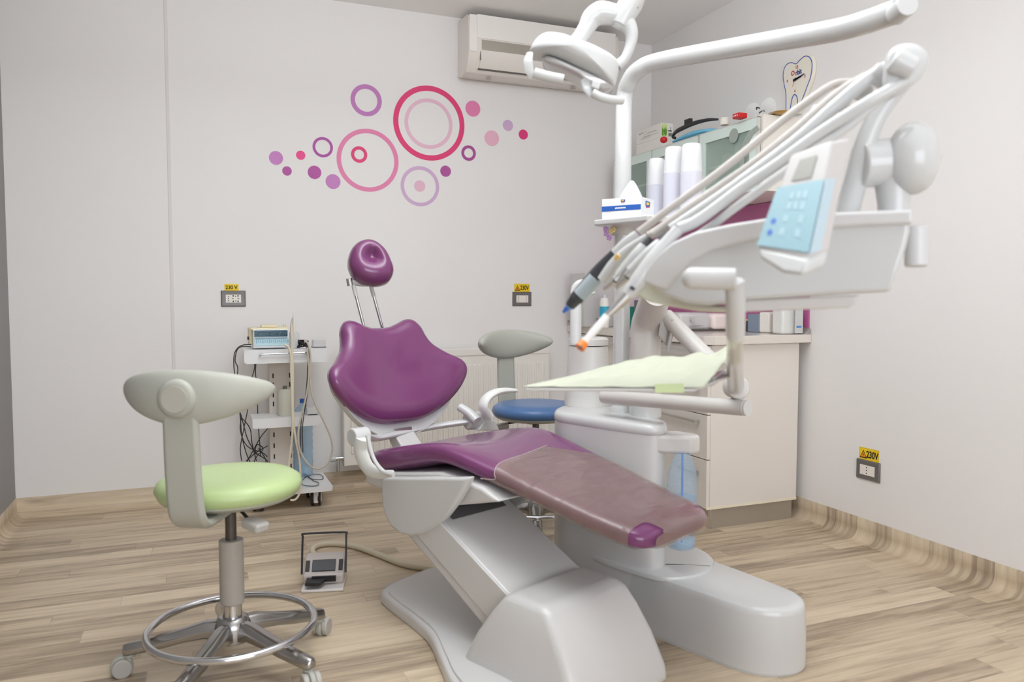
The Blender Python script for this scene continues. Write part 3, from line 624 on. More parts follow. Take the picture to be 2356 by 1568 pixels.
bm = B(); box2(bm, (w_*.1, -.062, h_*.2), (w_*.36, -.0612, h_*.26)); obj('label_stripe', bm, mat('stripe_blue', (70, 140, 200), .5), t)
jar('spray_bottle', 'white bottle with turquoise label on the worktop, behind the black handpiece', 'bottle', Y(-.45, 1391, 735), .03, .2, mat('milky_plastic'), .5, WHITE)
o_ = [o for o in col.objects if o.name.startswith('spray_bottle')][0]
bm = B(); lathe(bm, [(.0305, .05), (.0306, .05), (.0306, .128), (.0305, .128)], n=32); o_.location.z = WZ; obj('turquoise_label', bm, mat('turquoise', (50, 165, 195), .4), o_)
t, w_, h_ = wbox('green_box', 'dark green and grey box on the worktop behind the pole', 'box', 1445, 1470, 735, 705, .08, mat('bottle_green', (40, 120, 105), .4), y=-.4, bev=.003)
t, w_, h_ = wbox('grey_basket', 'low grey translucent bin at the back of the worktop', 'box', 1478, 1520, 730, 690, .1, mat('bin_grey', (120, 122, 124), .4), y=-.5, bev=.003)

# ================================================================== equipment trolley
tr = thing('equipment_trolley', 'white three shelf trolley with slotted column standing against the back wall', 'trolley', (-2.45, -.22, 0))
TO = tr.location
def tray_shelf(name, x0, x1, y0, y1, z, lip, parent):
    bm = B(); pr = [(y0, z-lip), (y0-.002, z-lip), (y0-.004, z-.006), (y0, z), (y1, z), (y1, z-.003), (y0+.002, z-.003)]
    box2(bm, (x0, y0, z-.003), (x1, y1, z)); 
    pts = []; c = .014
    for cx, cz, a0 in ((x1-c, z-lip+c, -90), (x1-.002, z-.002, 0), (x0+.002, z-.002, 90), (x0+c, z-lip+c, 180)):
        rr = c if abs(cz-(z-lip+c)) < 1e-6 else .002
        for i in range(5): a = R(a0+90*i/4); pts.append((cx+rr*math.cos(a), y0-.002, cz+rr*math.sin(a)))
    prism(bm, pts, (0, .003, 0)); bm.transform(Matrix.Translation(-TO)); return obj(name, bm, mat('trolley_white', (230, 230, 230), .25), parent)
F_ = -.40
tp = tray_shelf('shelf', -2.662, -2.236, F_, -.12, .862, .072, tr)
bm = B(); a = Y(F_, 597, 816); b = Y(F_, 706, 811); tube(bm, [a+Vector((0, -.001, -.006)), a+Vector((.005, -.02, .0)), a+Vector((.02, -.028, .004)), b+Vector((-.02, -.028, .003)), b+Vector((-.005, -.02, 0)), b+Vector((0, -.001, -.008))], .004, n=10); bm.transform(Matrix.Translation(-TO)); obj('rail', bm, CHROME, tp)
tray_shelf('shelf', -2.625, -2.275, F_+.04, -.172, .497, .052, tr)
tray_shelf('shelf', -2.66, -2.222, F_, -.045, .118, .028, tr)
bm = B(); a = Y(-.17, 618, 900); b = Y(-.17, 671, 900); box2(bm, (a.x, -.2, .1), (b.x, -.13, .86)); bm.transform(Matrix.Translation(-TO)); obj('column', bm, mat('trolley_column', (214, 206, 196), .45), tr, bevel=.004)
bm = B()
for xx in (a.x+.022, b.x-.012):
    for z in (.60, .655, .55, .705, .655-.21+.0, .38, .32, .26, .2): box(bm, (xx, -.2005, z), (.007, .002, .026))
bm.transform(Matrix.Translation(-TO)); obj('slots', bm, INK, tr, label='dark vertical slots')
for i, (x, y) in enumerate(((-2.3, -.33), (-2.6, -.33), (-2.3, -.16), (-2.6, -.16))):
    bm = B(); c = Vector((x, y, .046))-TO; ax = Vector((.97, -.24, 0))
    for s in (-1, 1): cyl(bm, c+ax*s*.011, c+ax*s*.027, .044, n=28)
    cs = obj('caster', bm, BLACK, tr, bevel=.004)
    bm = B(); cyl(bm, c-ax*.0285, c+ax*.0285, .03, n=24); box(bm, c+Vector((0, -.012, .012)), (.026, .06, .07), Matrix.Rotation(R(-14), 3, 'Z')); obj('fork', bm, mat('caster_white', (226, 222, 216), .4), cs, bevel=.004)
    bm = B(); cyl(bm, c+Vector((0, 0, .03)), c+Vector((0, 0, .055)), .012); obj('stem', bm, STEEL, cs)

SZ = .8625
dv = thing('treatment_device', 'cream device with turquoise control panel on the trolley top shelf', 'device', ((Y(-.37, 583, 800).x+Y(-.37, 664, 800).x)/2, -.28, SZ))
a = Y(-.37, 583, 804)-dv.location; b = Y(-.37, 664, 757)-dv.location
bm = B(); prism(bm, [(a.x, y, z) for y, z in ((-.09, .006), (-.095, .02), (-.085, b.z), (.08, b.z+.004), (.08, .006))], (b.x-a.x, 0, 0)); obj('case', bm, mat('device_white', (228, 232, 232), .35), dv, bevel=.004)
bm = B(); box2(bm, (a.x-.016, -.03, .02), (a.x, .09, b.z+.006)); box2(bm, (a.x-.01, -.06, b.z-.004), (b.x+.002, .08, b.z+.008)); obj('rear_shell', bm, mat('aged_cream', (228, 216, 180), .5), dv, bevel=.003)
bm = B(); box2(bm, (a.x+.045, -.04, b.z+.008), (a.x+.125, .04, b.z+.022)); cyl(bm, (b.x-.013, -.02, b.z), (b.x-.013, -.02, b.z+.026), .008); obj('top_hatch', bm, mat('aged_cream'), dv, bevel=.004)
bm = B(); box2(bm, (a.x+.006, -.0955, b.z-.036), (b.x-.006, -.086, b.z-.004)); obj('display', bm, mat('display_teal', (40, 78, 92), .15, bump=(120, .5)), dv)
bm = B(); box2(bm, (a.x+.006, -.0975, .02), (b.x-.006, -.09, b.z-.05)); obj('control_panel', bm, mat('panel_pale_blue', (186, 218, 226), .2), dv)
bm = B(); random.seed(5)
for i in range(16): box(bm, (a.x+.016+i*.0105, -.0978, .042), (.005, .001, .014 if i % 3 else .02))
box2(bm, (a.x+.008, -.0978, b.z-.047), (b.x-.008, -.09, b.z-.042)); obj('panel_keys', bm, mat('panel_key_blue', (140, 180, 200), .3), dv)
bm = B(); cyl(bm, (a.x-.024, 0, .055), (a.x-.014, 0, .055), .008); obj('side_knob', bm, BLACK, dv)
hp = thing('handpiece_holder', 'clear holder with an upright ivory handpiece on the trolley top shelf', 'holder', (Y(-.33, 676, 800).x, -.33, SZ))
bm = B(); box2(bm, (-.02, -.02, 0), (.028, .03, .085)); obj('holder_body', bm, mat('frosted_clear', (225, 226, 226), .2, alpha=.6), hp, bevel=.006)
bm = B(); tube(bm, [(0, -.01, .02), (.002, -.01, .1), (.001, -.01, .15), (-.001, -.01, .19)], [.006, .006, .0045, .003], n=12); obj('handpiece', bm, mat('device_cream', (232, 226, 208), .4), hp)
bm = B(); tube(bm, [(-.012, -.005, .08), (-.01, -.005, .13), (-.004, -.005, .165)], [.007, .006, .002], n=12); obj('metal_tip', bm, STEEL, hp)
wb = thing('adapter_box', 'small white adapter box at the right end of the trolley top shelf', 'box', (Y(-.3, 733, 800).x, -.3, SZ)); bm = B(); box(bm, (0, 0, .022), (.065, .07, .04)); obj('box_body', bm, WHITE2, wb, bevel=.003)
bm = B(); box(bm, (0, 0, .002), (.07, .072, .0035)); obj('foot_strip', bm, DARK, wb)
# cables & hoses on the trolley
def YP(v, pts): return [Y(v, *p) for p in pts]
cab = thing('black_cables', 'bundle of thin black cables hanging behind the left side of the trolley', 'cable', Y(-.1, 590, 1055)); cab.location.z = .121
for pts, pl in ((((578, 792), (560, 793), (547, 800), (539, 815), (538, 840), (540, 860), (545, 900), (553, 960), (556, 1000), (566, 1040), (575, 1062)), -.42),
                (((578, 797), (556, 797), (545, 806), (541, 830), (547, 845), (546, 872), (549, 930), (560, 975), (570, 1010), (590, 1045)), -.43),
                (((586, 831), (585, 850), (577, 880), (572, 930), (560, 990), (553, 1030), (556, 1060)), -.13),
                (((589, 831), (588, 860), (592, 890), (593, 960), (596, 1000), (600, 1050)), -.12),
                (((556, 955), (553, 990), (568, 1025), (598, 1038), (605, 1030), (592, 1022), (588, 1040), (610, 1055), (616, 1062)), -.1),
                (((616, 985), (600, 1005), (580, 1040), (568, 1062)), -.105),
                (((556, 960), (575, 985), (580, 1020), (590, 1060)), -.11),
                (((616, 1025), (590, 1040), (566, 1060)), -.108),
                (((595, 1030), (603, 1042), (612, 1060), (604, 1068), (585, 1062), (600, 1040), (615, 1050)), -.112)):
    bm = B(); tube(bm, YP(pl, pts), .0026, n=6, k=4); obj('cable', bm, BLACK, cab, world=True)
cl = thing('black_cable_tangle', 'knot of black plugs and cables on the trolley top shelf running down its right side', 'cable', Y(-.3, 702, 800)); cl.location.z = SZ
bm = B(); random.seed(11); c0 = Y(-.36, 698, 794); c0.z = SZ+.018
for i in range(9):
    pts = [c0+Vector((random.uniform(-.032, .028), random.uniform(-.02, .02), random.uniform(-.012, .026))) for _ in range(5)]; tube(bm, pts, .0035, n=6, k=4)
obj('knot', bm, BLACK, cl, world=True)
for pts in (((708, 800), (710, 812), (708, 840), (706, 880), (700, 930), (693, 970), (692, 1010), (690, 1060)), ((704, 795), (711, 815), (710, 860), (708, 900), (700, 950), (696, 985), (697, 1040))):
    bm = B(); tube(bm, YP(-.44, pts), .0024, n=6, k=4); obj('cable', bm, BLACK, cl, world=True)
cb = thing('black_cable_loop', 'thin black cable looped on the trolley bottom shelf', 'cable', Z(.121, 720, 1098))
bm = B(); tube(bm, [Z(.1225, *p) for p in ((690, 1085), (705, 1092), (722, 1106), (733, 1110), (727, 1117), (700, 1116), (694, 1106), (712, 1092), (735, 1091), (744, 1098), (736, 1103), (715, 1100), (700, 1088))], .002, n=6, k=5); obj('cable', bm, BLACK, cb, world=True)
h1 = thing('ivory_hose', 'two thick ivory hoses hanging down the front of the trolley', 'hose', Y(-.43, 668, 1000)); h1.location.z = .13
for pts in (((656, 792), (663, 798), (669, 815), (670, 860), (672, 930), (673, 990), (668, 1040), (663, 1075)), ((671, 745), (672, 800), (674, 850), (674, 940), (679, 1000), (688, 1050), (691, 1085), (690, 1130), (680, 1148), (668, 1150))):
    bm = B(); tube(bm, YP(-.445, pts), .0055, n=10, k=5); obj('hose_line', bm, CREAM, h1, world=True)
h2 = thing('grey_hose', 'beige grey hose forming a long loop on the right side of the trolley', 'hose', Y(-.45, 735, 1080)); h2.location.z = .16
bm = B(); tube(bm, YP(-.46, ((700, 783), (708, 790), (714, 815), (714, 860), (716, 900), (728, 935), (748, 975), (762, 1010), (764, 1040), (754, 1065), (732, 1078), (710, 1068), (692, 1040), (686, 1005), (690, 970), (700, 930), (708, 890), (711, 850), (707, 800))), .0048, n=10, k=6); obj('hose_line', bm, mat('beige_hose', (196, 188, 174), .5), h2, world=True)
bt = jar('liquid_bottle', 'beige bottle of clear liquid on the trolley middle shelf', 'bottle', (Y(-.3, 656, 900).x, -.29, .4975), .037, .16, mat('murky_plastic', (214, 212, 196), .3, alpha=.92), .3, mat('metal_cap', (120, 116, 110), .4, .6))
sb = thing('paper_pack', 'small white pack on the trolley middle shelf right of the hoses', 'box', (Y(-.3, 718, 955).x, -.29, .4975)); bm = B(); box(bm, (0, 0, .02), (.06, .08, .038)); obj('pack_body', bm, WHITE2, sb, bevel=.003)
bm = B(); box(bm, (.0, -.041, .003), (.05, .003, .003)); obj('pack_edge', bm, BLACK, sb)
def ribbed_bottle(name, label, loc, r, h, cap=True, m=WBLUE, capm=BLUEP, neck=None):
    t = thing(name, label, 'bottle', loc); pf = [(r*.7, 0), (r*.95, h*.02)]; nrib = 7
    for i in range(nrib*4):
        z = h*(.05+.62*i/(nrib*4)); pf.append((r*(1-.05*(1+math.cos(i/4*2*math.pi))/2), z))
    pf += [(r, h*.7), (r*.97, h*.78), (r*.75, h*.86), (r*.4, h*.92), (r*.22, h*.94), (r*.22, h*.97)]
    bm = B(); lathe(bm, pf, n=36); obj('bottle_body', bm, m, t, ang=70)
    if cap: bm = B(); cyl(bm, (0, 0, h*.95), (0, 0, h), r*.27, n=24); obj('cap', bm, capm, t, bevel=.002)
    return t
b_ = Y(-.11, 697, 1000); ribbed_bottle('water_bottle', 'large blue plastic water bottle standing on the trolley bottom shelf', (b_.x, -.108, .119), .056, .44)

# ================================================================== foot pedal with its conduit
pa = Z(0, 692, 1365); pb = Z(0, 790, 1360); ang_ = math.atan2(pb.y-pa.y, pb.x-pa.x)
fp = thing('foot_pedal', 'grey foot control with black pedals and wire carrying handle on the floor', 'foot control', (pa+pb)/2, ang_)
W_ = (pb-pa).length/2; PG = mat('pedal_grey', (188, 178, 172), .4)
bm = B(); box2(bm, (-W_, 0, .0), (W_, .19, .012)); obj('base_plate', bm, mat('pedal_plate', (214, 208, 204), .35), fp, bevel=.005)
bm = B(); prism(bm, [(-W_*.98, y, z) for y, z in ((.055, .012), (.055, .05), (.075, .058), (.12, .092), (.185, .1), (.19, .012))], (W_*1.96, 0, 0)); obj('housing', bm, PG, fp, bevel=.008)
n_ = Vector((0, -.034, .045)).normalized(); tt = Vector((0, .045, .034)).normalized()
def slope(u0, u1, v0, v1, h, m, nm):
    bm = B(); o0 = Vector((0, .075, .058)); prism(bm, [o0+Vector((u, 0, 0))+tt*v+n_*-.004 for u, v in ((u0, v0), (u1, v0), (u1, v1), (u0, v1))], n_*(.004+h)); return obj(nm, bm, m, fp, bevel=.002)
slope(-W_*.58, W_*.55, -.002, .05, .007, DARK, 'rocker_pedal'); slope(-W_*.9, -W_*.7, .0, .05, .004, BLACK, 'side_switch'); slope(W_*.7, W_*.9, .0, .05, .004, BLACK, 'side_switch')
bm = B(); box2(bm, (-W_*.55, .045, .025), (W_*.6, .056, .046)); obj('front_slot', bm, INK, fp)
bm = B(); prism(bm, [(x, y, .027) for x, y in ((-W_*.8, -.0), (-W_*.1, -.0), (W_*.05, .02), (W_*.15, .05), (-W_*.8, .06))], (0, 0, .014)); obj('toe_pedal', bm, BLACK, fp, bevel=.003)
bm = B(); tube(bm, [(-W_*1.05, .07, .05), (-W_*1.06, .1, .13), (-W_*1.05, .12, .185), (-W_*.95, .122, .196), (W_*.95, .122, .196), (W_*1.05, .12, .185), (W_*1.06, .1, .13), (W_*1.05, .07, .05)], .0042, n=8, k=3); obj('carry_handle', bm, BLACK, fp)
bm = B(); tube(bm, [Z(.014, *p) for p in ((762, 1285), (735, 1280), (721, 1272), (720, 1261), (738, 1252), (775, 1250), (820, 1257), (870, 1275), (925, 1296), (975, 1306), (1010, 1312))], .0125, n=12, k=6); obj('conduit', bm, mat('conduit_beige', (206, 196, 172), .5), fp, world=True)

# ================================================================== patient chair
CO = Vector((-1.643, -2.734, 0)); CA = R(23)
ch = thing('dental_chair', 'purple upholstered reclining dental chair on a white lifting base', 'dental chair', CO, CA)
CM = Matrix.Translation(CO) @ Matrix.Rotation(CA, 4, 'Z'); CI = CM.inverted(); cC = CI @ CAM
def cray(px, py): return CI.to_3x3() @ ray(px, py)
def fl(lx, px, py): k = cray(px, py); return cC + k*((lx-cC.x)/k.x)
def ft(ly, px, py): k = cray(px, py); return cC + k*((ly-cC.y)/k.y)
def CW(x, y, z): return CM @ Vector((x, y, z))
bm = B(); out = closed([(-.2, 1.12, 0), (-.1, 1.165, 0), (.12, 1.18, 0), (.17, 1.08, 0), (.12, .7, 0), (.05, .4, 0), (0, .25, 0), (-.2, .1, 0), (-.42, .02, 0), (-.52, .16, 0), (-.475, .38, 0), (-.392, .545, 0), (-.305, .71, 0), (-.262, .88, 0), (-.235, 1.02, 0)], 4)
c0 = Vector((-.13, .5, 0)); rings = [[c0+(p-c0)*s+Vector((0, 0, z)) for p in out] for s, z in ((.985, .0), (.985, .004), (1, .006), (1, .03), (.99, .04), (.965, .044), (.93, .0445), (.925, .0515), (.6, .056))]
loft(bm, rings); obj('base_plate', bm, WHITE2, ch, ang=50)
bm = B()
def rr(x0, x1, y0, y1, z, c=.03, n=4):
    pts = []
    for cx, cy_, a0 in ((x1-c, y1-c, 0), (x0+c, y1-c, 90), (x0+c, y0+c, 180), (x1-c, y0+c, 270)):
        for i in range(n+1): a = R(a0+90*i/n); pts.append((cx+c*math.cos(a), cy_+c*math.sin(a), z))
    return pts
loft(bm, [rr(-.365, .062, .01, .50, .0, .04), rr(-.362, .06, .02, .49, .05, .04), rr(-.352, .052, .066, .44, .14, .035), rr(-.34, .044, .115, .39, .21, .03), rr(-.33, .035, .15, .355, .255, .03), rr(-.318, .02, .18, .335, .279, .03)])
bmesh.ops.recalc_face_normals(bm, faces=bm.faces)
obj('base_cover', bm, WHITE2, ch, ang=24, bevel=.022, seg=5)
ax0, ax1 = -.285, .05
lo_h = fl(ax0, 935, 1230); lo_f = fl(ax0, 1115, 1445); up_h = fl(ax0, 1015, 1200); up_f = fl(ax0, 1180, 1378)
dh = (lo_h-lo_f).normalized(); du = (up_h-up_f).normalized()
prf = [lo_f-dh*.1, lo_h+dh*.0, up_h+du*.14, up_f-du*.05]
bm = B(); prism(bm, [Vector((ax0, p.y, p.z)) for p in prf], (ax1-ax0, 0, 0)); arm = obj('lift_arm', bm, WHITE2, ch, bevel=.012)
bm = B(); mid = [(a+b)/2 for a, b in ((prf[0], prf[3]), (prf[1], prf[2]))]; q1 = prf[0].lerp(prf[3], .3); q2 = prf[1].lerp(prf[2], .3)
dirn = (q2-q1).normalized(); bm = B(); box(bm, ((q1+q2)/2), (.004, .002, .002)); bm.free()
bm = B(); pp = [Vector((ax0-.006, p.y, p.z)) for p in (prf[0].lerp(prf[3], .27), prf[1].lerp(prf[2], .27), prf[2], prf[3])]; prism(bm, pp, (.01, 0, 0)); obj('side_panel', bm, WHITE2, arm, bevel=.003)
# flat dark sheet, painted shade for the opening at the top of the arm
tp_ = up_h+du*.02
bm = B(); nrm_ = Vector((0, -du.z, du.y)); nrm_ = nrm_ if nrm_.z > 0 else -nrm_
a = Vector((ax0+.045, up_h.y, up_h.z))-du*.005; b = Vector((ax1-.045, up_h.y, up_h.z))-du*.005
prism(bm, [a+nrm_*.002, b+nrm_*.002, b+du*.14+nrm_*.002, a+du*.14+nrm_*.002], nrm_*.001); obj('arm_opening_shade', bm, mat('opening_shade_grey', (92, 90, 90), .6), arm)
# seat carriage
spx = [(880, 1098), (876, 1130), (878, 1162), (886, 1190), (900, 1213), (922, 1229), (946, 1234), (972, 1228), (1000, 1211), (1022, 1190), (1045, 1160), (1064, 1128), (1078, 1098)]
S_ = closed([fl(-.3, *p) for p in spx], 1)
bm = B(); prism(bm, [Vector((-.3, p.y, p.z)) for p in S_], (.035, 0, 0)); obj('side_fairing', bm, WHITE, ch, bevel=.01, ang=50)
bm = B(); prism(bm, [Vector((.1, p.y, p.z)) for p in S_], (.02, 0, 0)); obj('side_fairing', bm, WHITE, ch, bevel=.008, ang=50)
bm = B(); prism(bm, [(-.262, y, z) for y, z in ((1.12, .455), (1.13, .5), (.95, .525), (.7, .565), (.5, .55), (.42, .52), (.5, .5), (.62, .47), (.75, .445), (.9, .44))], (.47, 0, 0)); obj('seat_frame', bm, WHITE2, ch, bevel=.01)
bm = B(); box2(bm, (-.26, .78, .33), (.1, .93, .45)); box2(bm, (-.17, .7, .39), (-.03, .82, .45)); obj('mechanism', bm, mat('mechanism_black', (40, 38, 42), .6), ch, bevel=.005)
bm = B(); tube(bm, [(-.1, .72, .45), (-.11, .7, .4), (-.08, .74, .37)], .006, n=8); obj('lever', bm, STEEL, ch)
# seat cushion
SEC = [(1.176, .17, .535, .495, 0), (1.174, .205, .552, .478, .001), (1.160, .232, .572, .464, .005), (1.125, .249, .590, .466, .011), (1.05, .257, .612, .488, .017), (.96, .261, .634, .512, .02), (.86, .261, .655, .541, .02), (.77, .259, .669, .568, .018), (.7, .256, .670, .578, .014), (.62, .249, .655, .568, .010),
       (.52, .240, .631, .552, .007), (.4, .229, .605, .529, .006), (.27, .216, .576, .501, .006), (.15, .205, .549, .475, .005), (.06, .197, .532, .456, .004), (.005, .190, .520, .447, .002), (-.025, .178, .510, .446, 0), (-.044, .152, .499, .452, 0), (-.05, .115, .49, .46, 0)]
def sec(t_, w_, zt, zb, d, n=36, g=0):
    out = []
    for j in range(n):
        q = 2*math.pi*j/n; c, s = math.cos(q), math.sin(q); sx = math.copysign(abs(c)**.55, c); sz = math.copysign(abs(s)**.62, s)
        z = (zt+zb)/2+(zt-zb)/2*sz
        if sz > 0: z -= d*2.2*(1-sx*sx)*sz
        else: z += 0
        p = Vector((w_*sx, t_, z))
        if g: p += Vector((sx*g, 0, sz*g))
        out.append(p)
    return out
bm = B(); loft(bm, [sec(*s) for s in SEC]); obj('seat', bm, PURPLE, ch, sub=1, ang=180)
# backrest
v0 = Vector((0, 1.249, .635)); UP = Vector((0, .17, .381)).normalized(); NF = Vector((0, -UP.z, UP.y)); XX = Vector((1, 0, 0))
hf = [(0, 0), (.09, .004), (.17, .024), (.245, .063), (.3, .112), (.332, .166), (.322, .215), (.268, .262), (.222, .31), (.203, .352), (.192, .396), (.168, .429), (.135, .436), (.095, .422), (.05, .409)]
ol = hf+[(0, .406)]+[(-u, v) for u, v in hf[:0:-1]]
def hb(s, u, v):
    T_ = .052
    if s > .72: return T_*math.sqrt(max(0, 1-((s-.72)/.28)**2))
    return T_-.010*(1-s/.72)**1.2
def mb(u, v, h): return v0+XX*u+UP*v+NF*(h+.8*u*u)
bm = B(); pad(bm, ol, (0, .2), hb, mb, .028, k=5); obj('backrest', bm, PURPLE, ch, ang=180)
ol2 = [(u*.93, v-.055*(1-(u/.34)**2) if v < .15 else v*.98-.01) for u, v in ol]
bm = B(); pad(bm, ol2, (0, .18), lambda s, u, v: -.012, mb, .06, k=4); obj('backrest_shell', bm, WHITE, ch, ang=60, bevel=.006)
lh = ft(1.10, 828, 1003); rh = ft(1.16, 1098, 966)
bm = B(); tube(bm, [lh+Vector((.02, .0, .0)), Vector((-.16, 1.2, .60)), Vector((0, 1.25, .595)), Vector((.16, 1.25, .6)), rh+Vector((-.02, 0, 0))], [.02, .022, .022, .022, .022], n=16, flat=.6); obj('back_yoke', bm, WHITE, ch)
bm = B(); prism(bm, [Vector((-.05, 1.27, .63)), Vector((-.05, 1.32, .63)), Vector((-.045, 1.2, .47)), Vector((-.045, 1.1, .47))], (.1, 0, 0)); obj('back_bracket', bm, WHITE2, ch, bevel=.006)
bm = B(); box(bm, (0, 1.262, .606), (.08, .05, .018)); obj('bracket_clip', bm, STEEL, ch)
# armrests
bm = B(); cyl(bm, lh+Vector((-.035, 0, 0)), lh+Vector((.03, 0, 0)), .033, n=32)
hub_l = obj('armrest', bm, WHITE, ch, bevel=.006)
lx_ = lh.x-.02
pl_ = [fl(lx_, *p) for p in ((832, 1008), (830, 1035), (838, 1060), (852, 1080), (876, 1090), (905, 1088))]
bm = B(); tube(bm, pl_, [.036, .036, .034, .028, .017, .011], n=18, flat=.5, up=(1, 0, 0)); obj('armrest_loop', bm, mat('armrest_white', (226, 226, 222), .35), hub_l)
pl_ = [fl(lx_-.02, *p) for p in ((846, 1002), (853, 1035), (864, 1062), (882, 1084), (905, 1092))]
bm = B(); tube(bm, pl_, [.008, .007, .007, .008, .008], n=10); obj('armrest_rim', bm, WHITE, hub_l)
bm = B(); cyl(bm, rh+Vector((-.05, .01, 0)), rh+Vector((.05, -.005, 0)), .037, n=32); hub_r = obj('armrest', bm, WHITE, ch, bevel=.006)
bm = B(); tube(bm, [ft(1.2, 1058, 935), ft(1.16, 1080, 950), ft(1.12, 1098, 968)], [.022, .024, .026], n=14, flat=.8); obj('armrest_link', bm, WHITE, hub_r)
bm = B(); tube(bm, [ft(1.1, *p) for p in ((1124, 958), (1112, 935), (1120, 915), (1140, 902), (1163, 898), (1186, 898))], [.028, .027, .026, .024, .021, .015], n=16, flat=.6); obj('armrest_pad', bm, mat('armrest_white'), hub_r)
bm = B(); prism(bm, [ft(1.12, *p) for p in ((1118, 965), (1140, 968), (1150, 990), (1100, 990))], (0, .05, 0)); obj('armrest_foot', bm, WHITE, hub_r, bevel=.004)
# headrest
hn = Vector((-.38, -.85, .36)).normalized(); hc_ = fl(0, 850, 602)
hu = Vector((0, 0, 1)).cross(hn).normalized(); hv = hn.cross(hu)
def hp2(px, py):
    k = cray(px, py); p = cC+k*((hc_-cC).dot(hn)/k.dot(hn))-hc_; return (p.dot(hu), p.dot(hv))
ho = [hp2(*p) for p in ((800, 603), (806, 577), (822, 560), (844, 554), (866, 561), (886, 579), (899, 603), (905, 626), (896, 646), (874, 654), (850, 653), (826, 645), (808, 628))]
def hh_(s, u, v):
    pk = .5; T_ = .058
    if s > pk: f = (s-pk)/(1-pk); return T_*math.sqrt(max(0, 1-f**2.2))
    f = 1-s/pk; return T_-.034*(f*f*(3-2*f))
bm = B(); pad(bm, ho, hp2(853, 594), hh_, lambda u, v, h: hc_+hu*u+hv*v+hn*h, .05, k=5)
hr = obj('headrest', bm, PURPLE, ch, ang=180, sub=1)
b1 = ft(1.49, 812, 652); b2 = ft(1.49, 852, 652); e1_ = ft(1.47, 842, 770); e2_ = ft(1.47, 884, 770)
for a, b in ((b1, e1_), (b2, e2_)):
    bm = B(); d1 = (b-a); cyl(bm, a+d1*.2, b, .0065, n=16); rd = obj('headrest_rod', bm, CHROME, ch)
    bm = B(); cyl(bm, a, a+d1*.24, .0085, n=16); obj('rod_sleeve', bm, WHITE, rd)
bm = B(); tube(bm, [ft(1.49, 804, 647), ft(1.49, 830, 652), ft(1.49, 860, 652)], .012, n=12); obj('headrest_clamp', bm, WHITE, hr)
bm = B(); cyl(bm, ft(1.49, 803, 640), ft(1.49, 806, 657), .013, n=16); obj('clamp_screw', bm, STEEL, hr)

# film over the foot end
FILM = bpy.data.materials.new('clear_film'); FILM.use_nodes = True; nt = FILM.node_tree; b_ = nt.nodes['Principled BSDF']
b_.inputs['Base Color'].default_value = (lin(158), lin(140), lin(124), 1); b_.inputs['Alpha'].default_value = .46; b_.inputs['Roughness'].default_value = .09; b_.inputs['Coat Weight'].default_value = .3
tc = nt.nodes.new('ShaderNodeTexCoord'); mp = nt.nodes.new('ShaderNodeMapping'); mp.inputs['Rotation'].default_value = (0, 0, R(20)); mp.inputs['Scale'].default_value = (5, 16, 5)
nz = nt.nodes.new('ShaderNodeTexNoise'); nz.inputs['Scale'].default_value = .9; nz.inputs['Detail'].default_value = 1.2; nz.inputs['Distortion'].default_value = .8; bp_ = nt.nodes.new('ShaderNodeBump'); bp_.inputs['Strength'].default_value = .9; bp_.inputs['Distance'].default_value = .018
nt.links.new(tc.outputs['Object'], mp.inputs[0]); nt.links.new(mp.outputs[0], nz.inputs['Vector']); nt.links.new(nz.outputs['Fac'], bp_.inputs['Height']); nt.links.new(bp_.outputs[0], b_.inputs['Normal'])
def isec(t_):
    for a, b in zip(SEC, SEC[1:]):
        if a[0] >= t_ >= b[0]: f = (a[0]-t_)/(a[0]-b[0]); return [x+(y-x)*f for x, y in zip(a, b)]
    return SEC[-1]
fc = thing('film_cover', 'clear glossy protective film wrapped over the foot end of the purple chair', 'cover', CO+Vector((0, 0, .5)), CA)
bm = B(); ts = [.53, .5, .46, .4, .33, .26, .2, .14, .08, .03, -.005, -.03, -.046, -.052]; rings = []
for i, t_ in enumerate(ts):
    s = isec(max(t_, -.048)); r_ = sec(t_, *s[1:], g=.0045)
    if i < 4: r_ = [p+Vector((0, (.07*(p.x/.24)*(1-i/4)) if p.z > s[3]+.02 else -.0*i, 0)) for p in r_]
    if t_ < -.02: r_ = [p+Vector((p.x*.05, -.008, 0)) for p in r_]
    if t_ > -.02: r_ = [p+Vector((0, 0, .012*max(0, math.sin(p.x*34+t_*26))*math.exp(-((t_-.36)/.12)**2-((p.x-.03)/.12)**2))) if p.z > s[3]+.02 else p for p in r_]
    rings.append(r_)
V = loft(bm, rings, cap=False); bm.faces.new(V[-1])
def gone(c): return (c.x < -.1 and c.y < .012) or (.03 < c.x < .075 and c.y < -.02 and c.z < .487) or (c.x > .13 and c.y < -.002)
dele = [f for f in bm.faces if gone(f.calc_center_median())]
bmesh.ops.delete(bm, geom=dele, context='FACES'); bm.transform(Matrix.Translation((0, 0, -.5)))
obj('film', bm, FILM, fc, ang=180, sub=1)
bm = B(); tube(bm, [Vector(p)-Vector((0, 0, .5)) for p in [rings[0][j] for j in list(range(33, 36))+list(range(0, 22))]], .0016, n=6, k=2); obj('film_hem', bm, mat('film_edge', (196, 178, 178), .3, alpha=.8), fc)

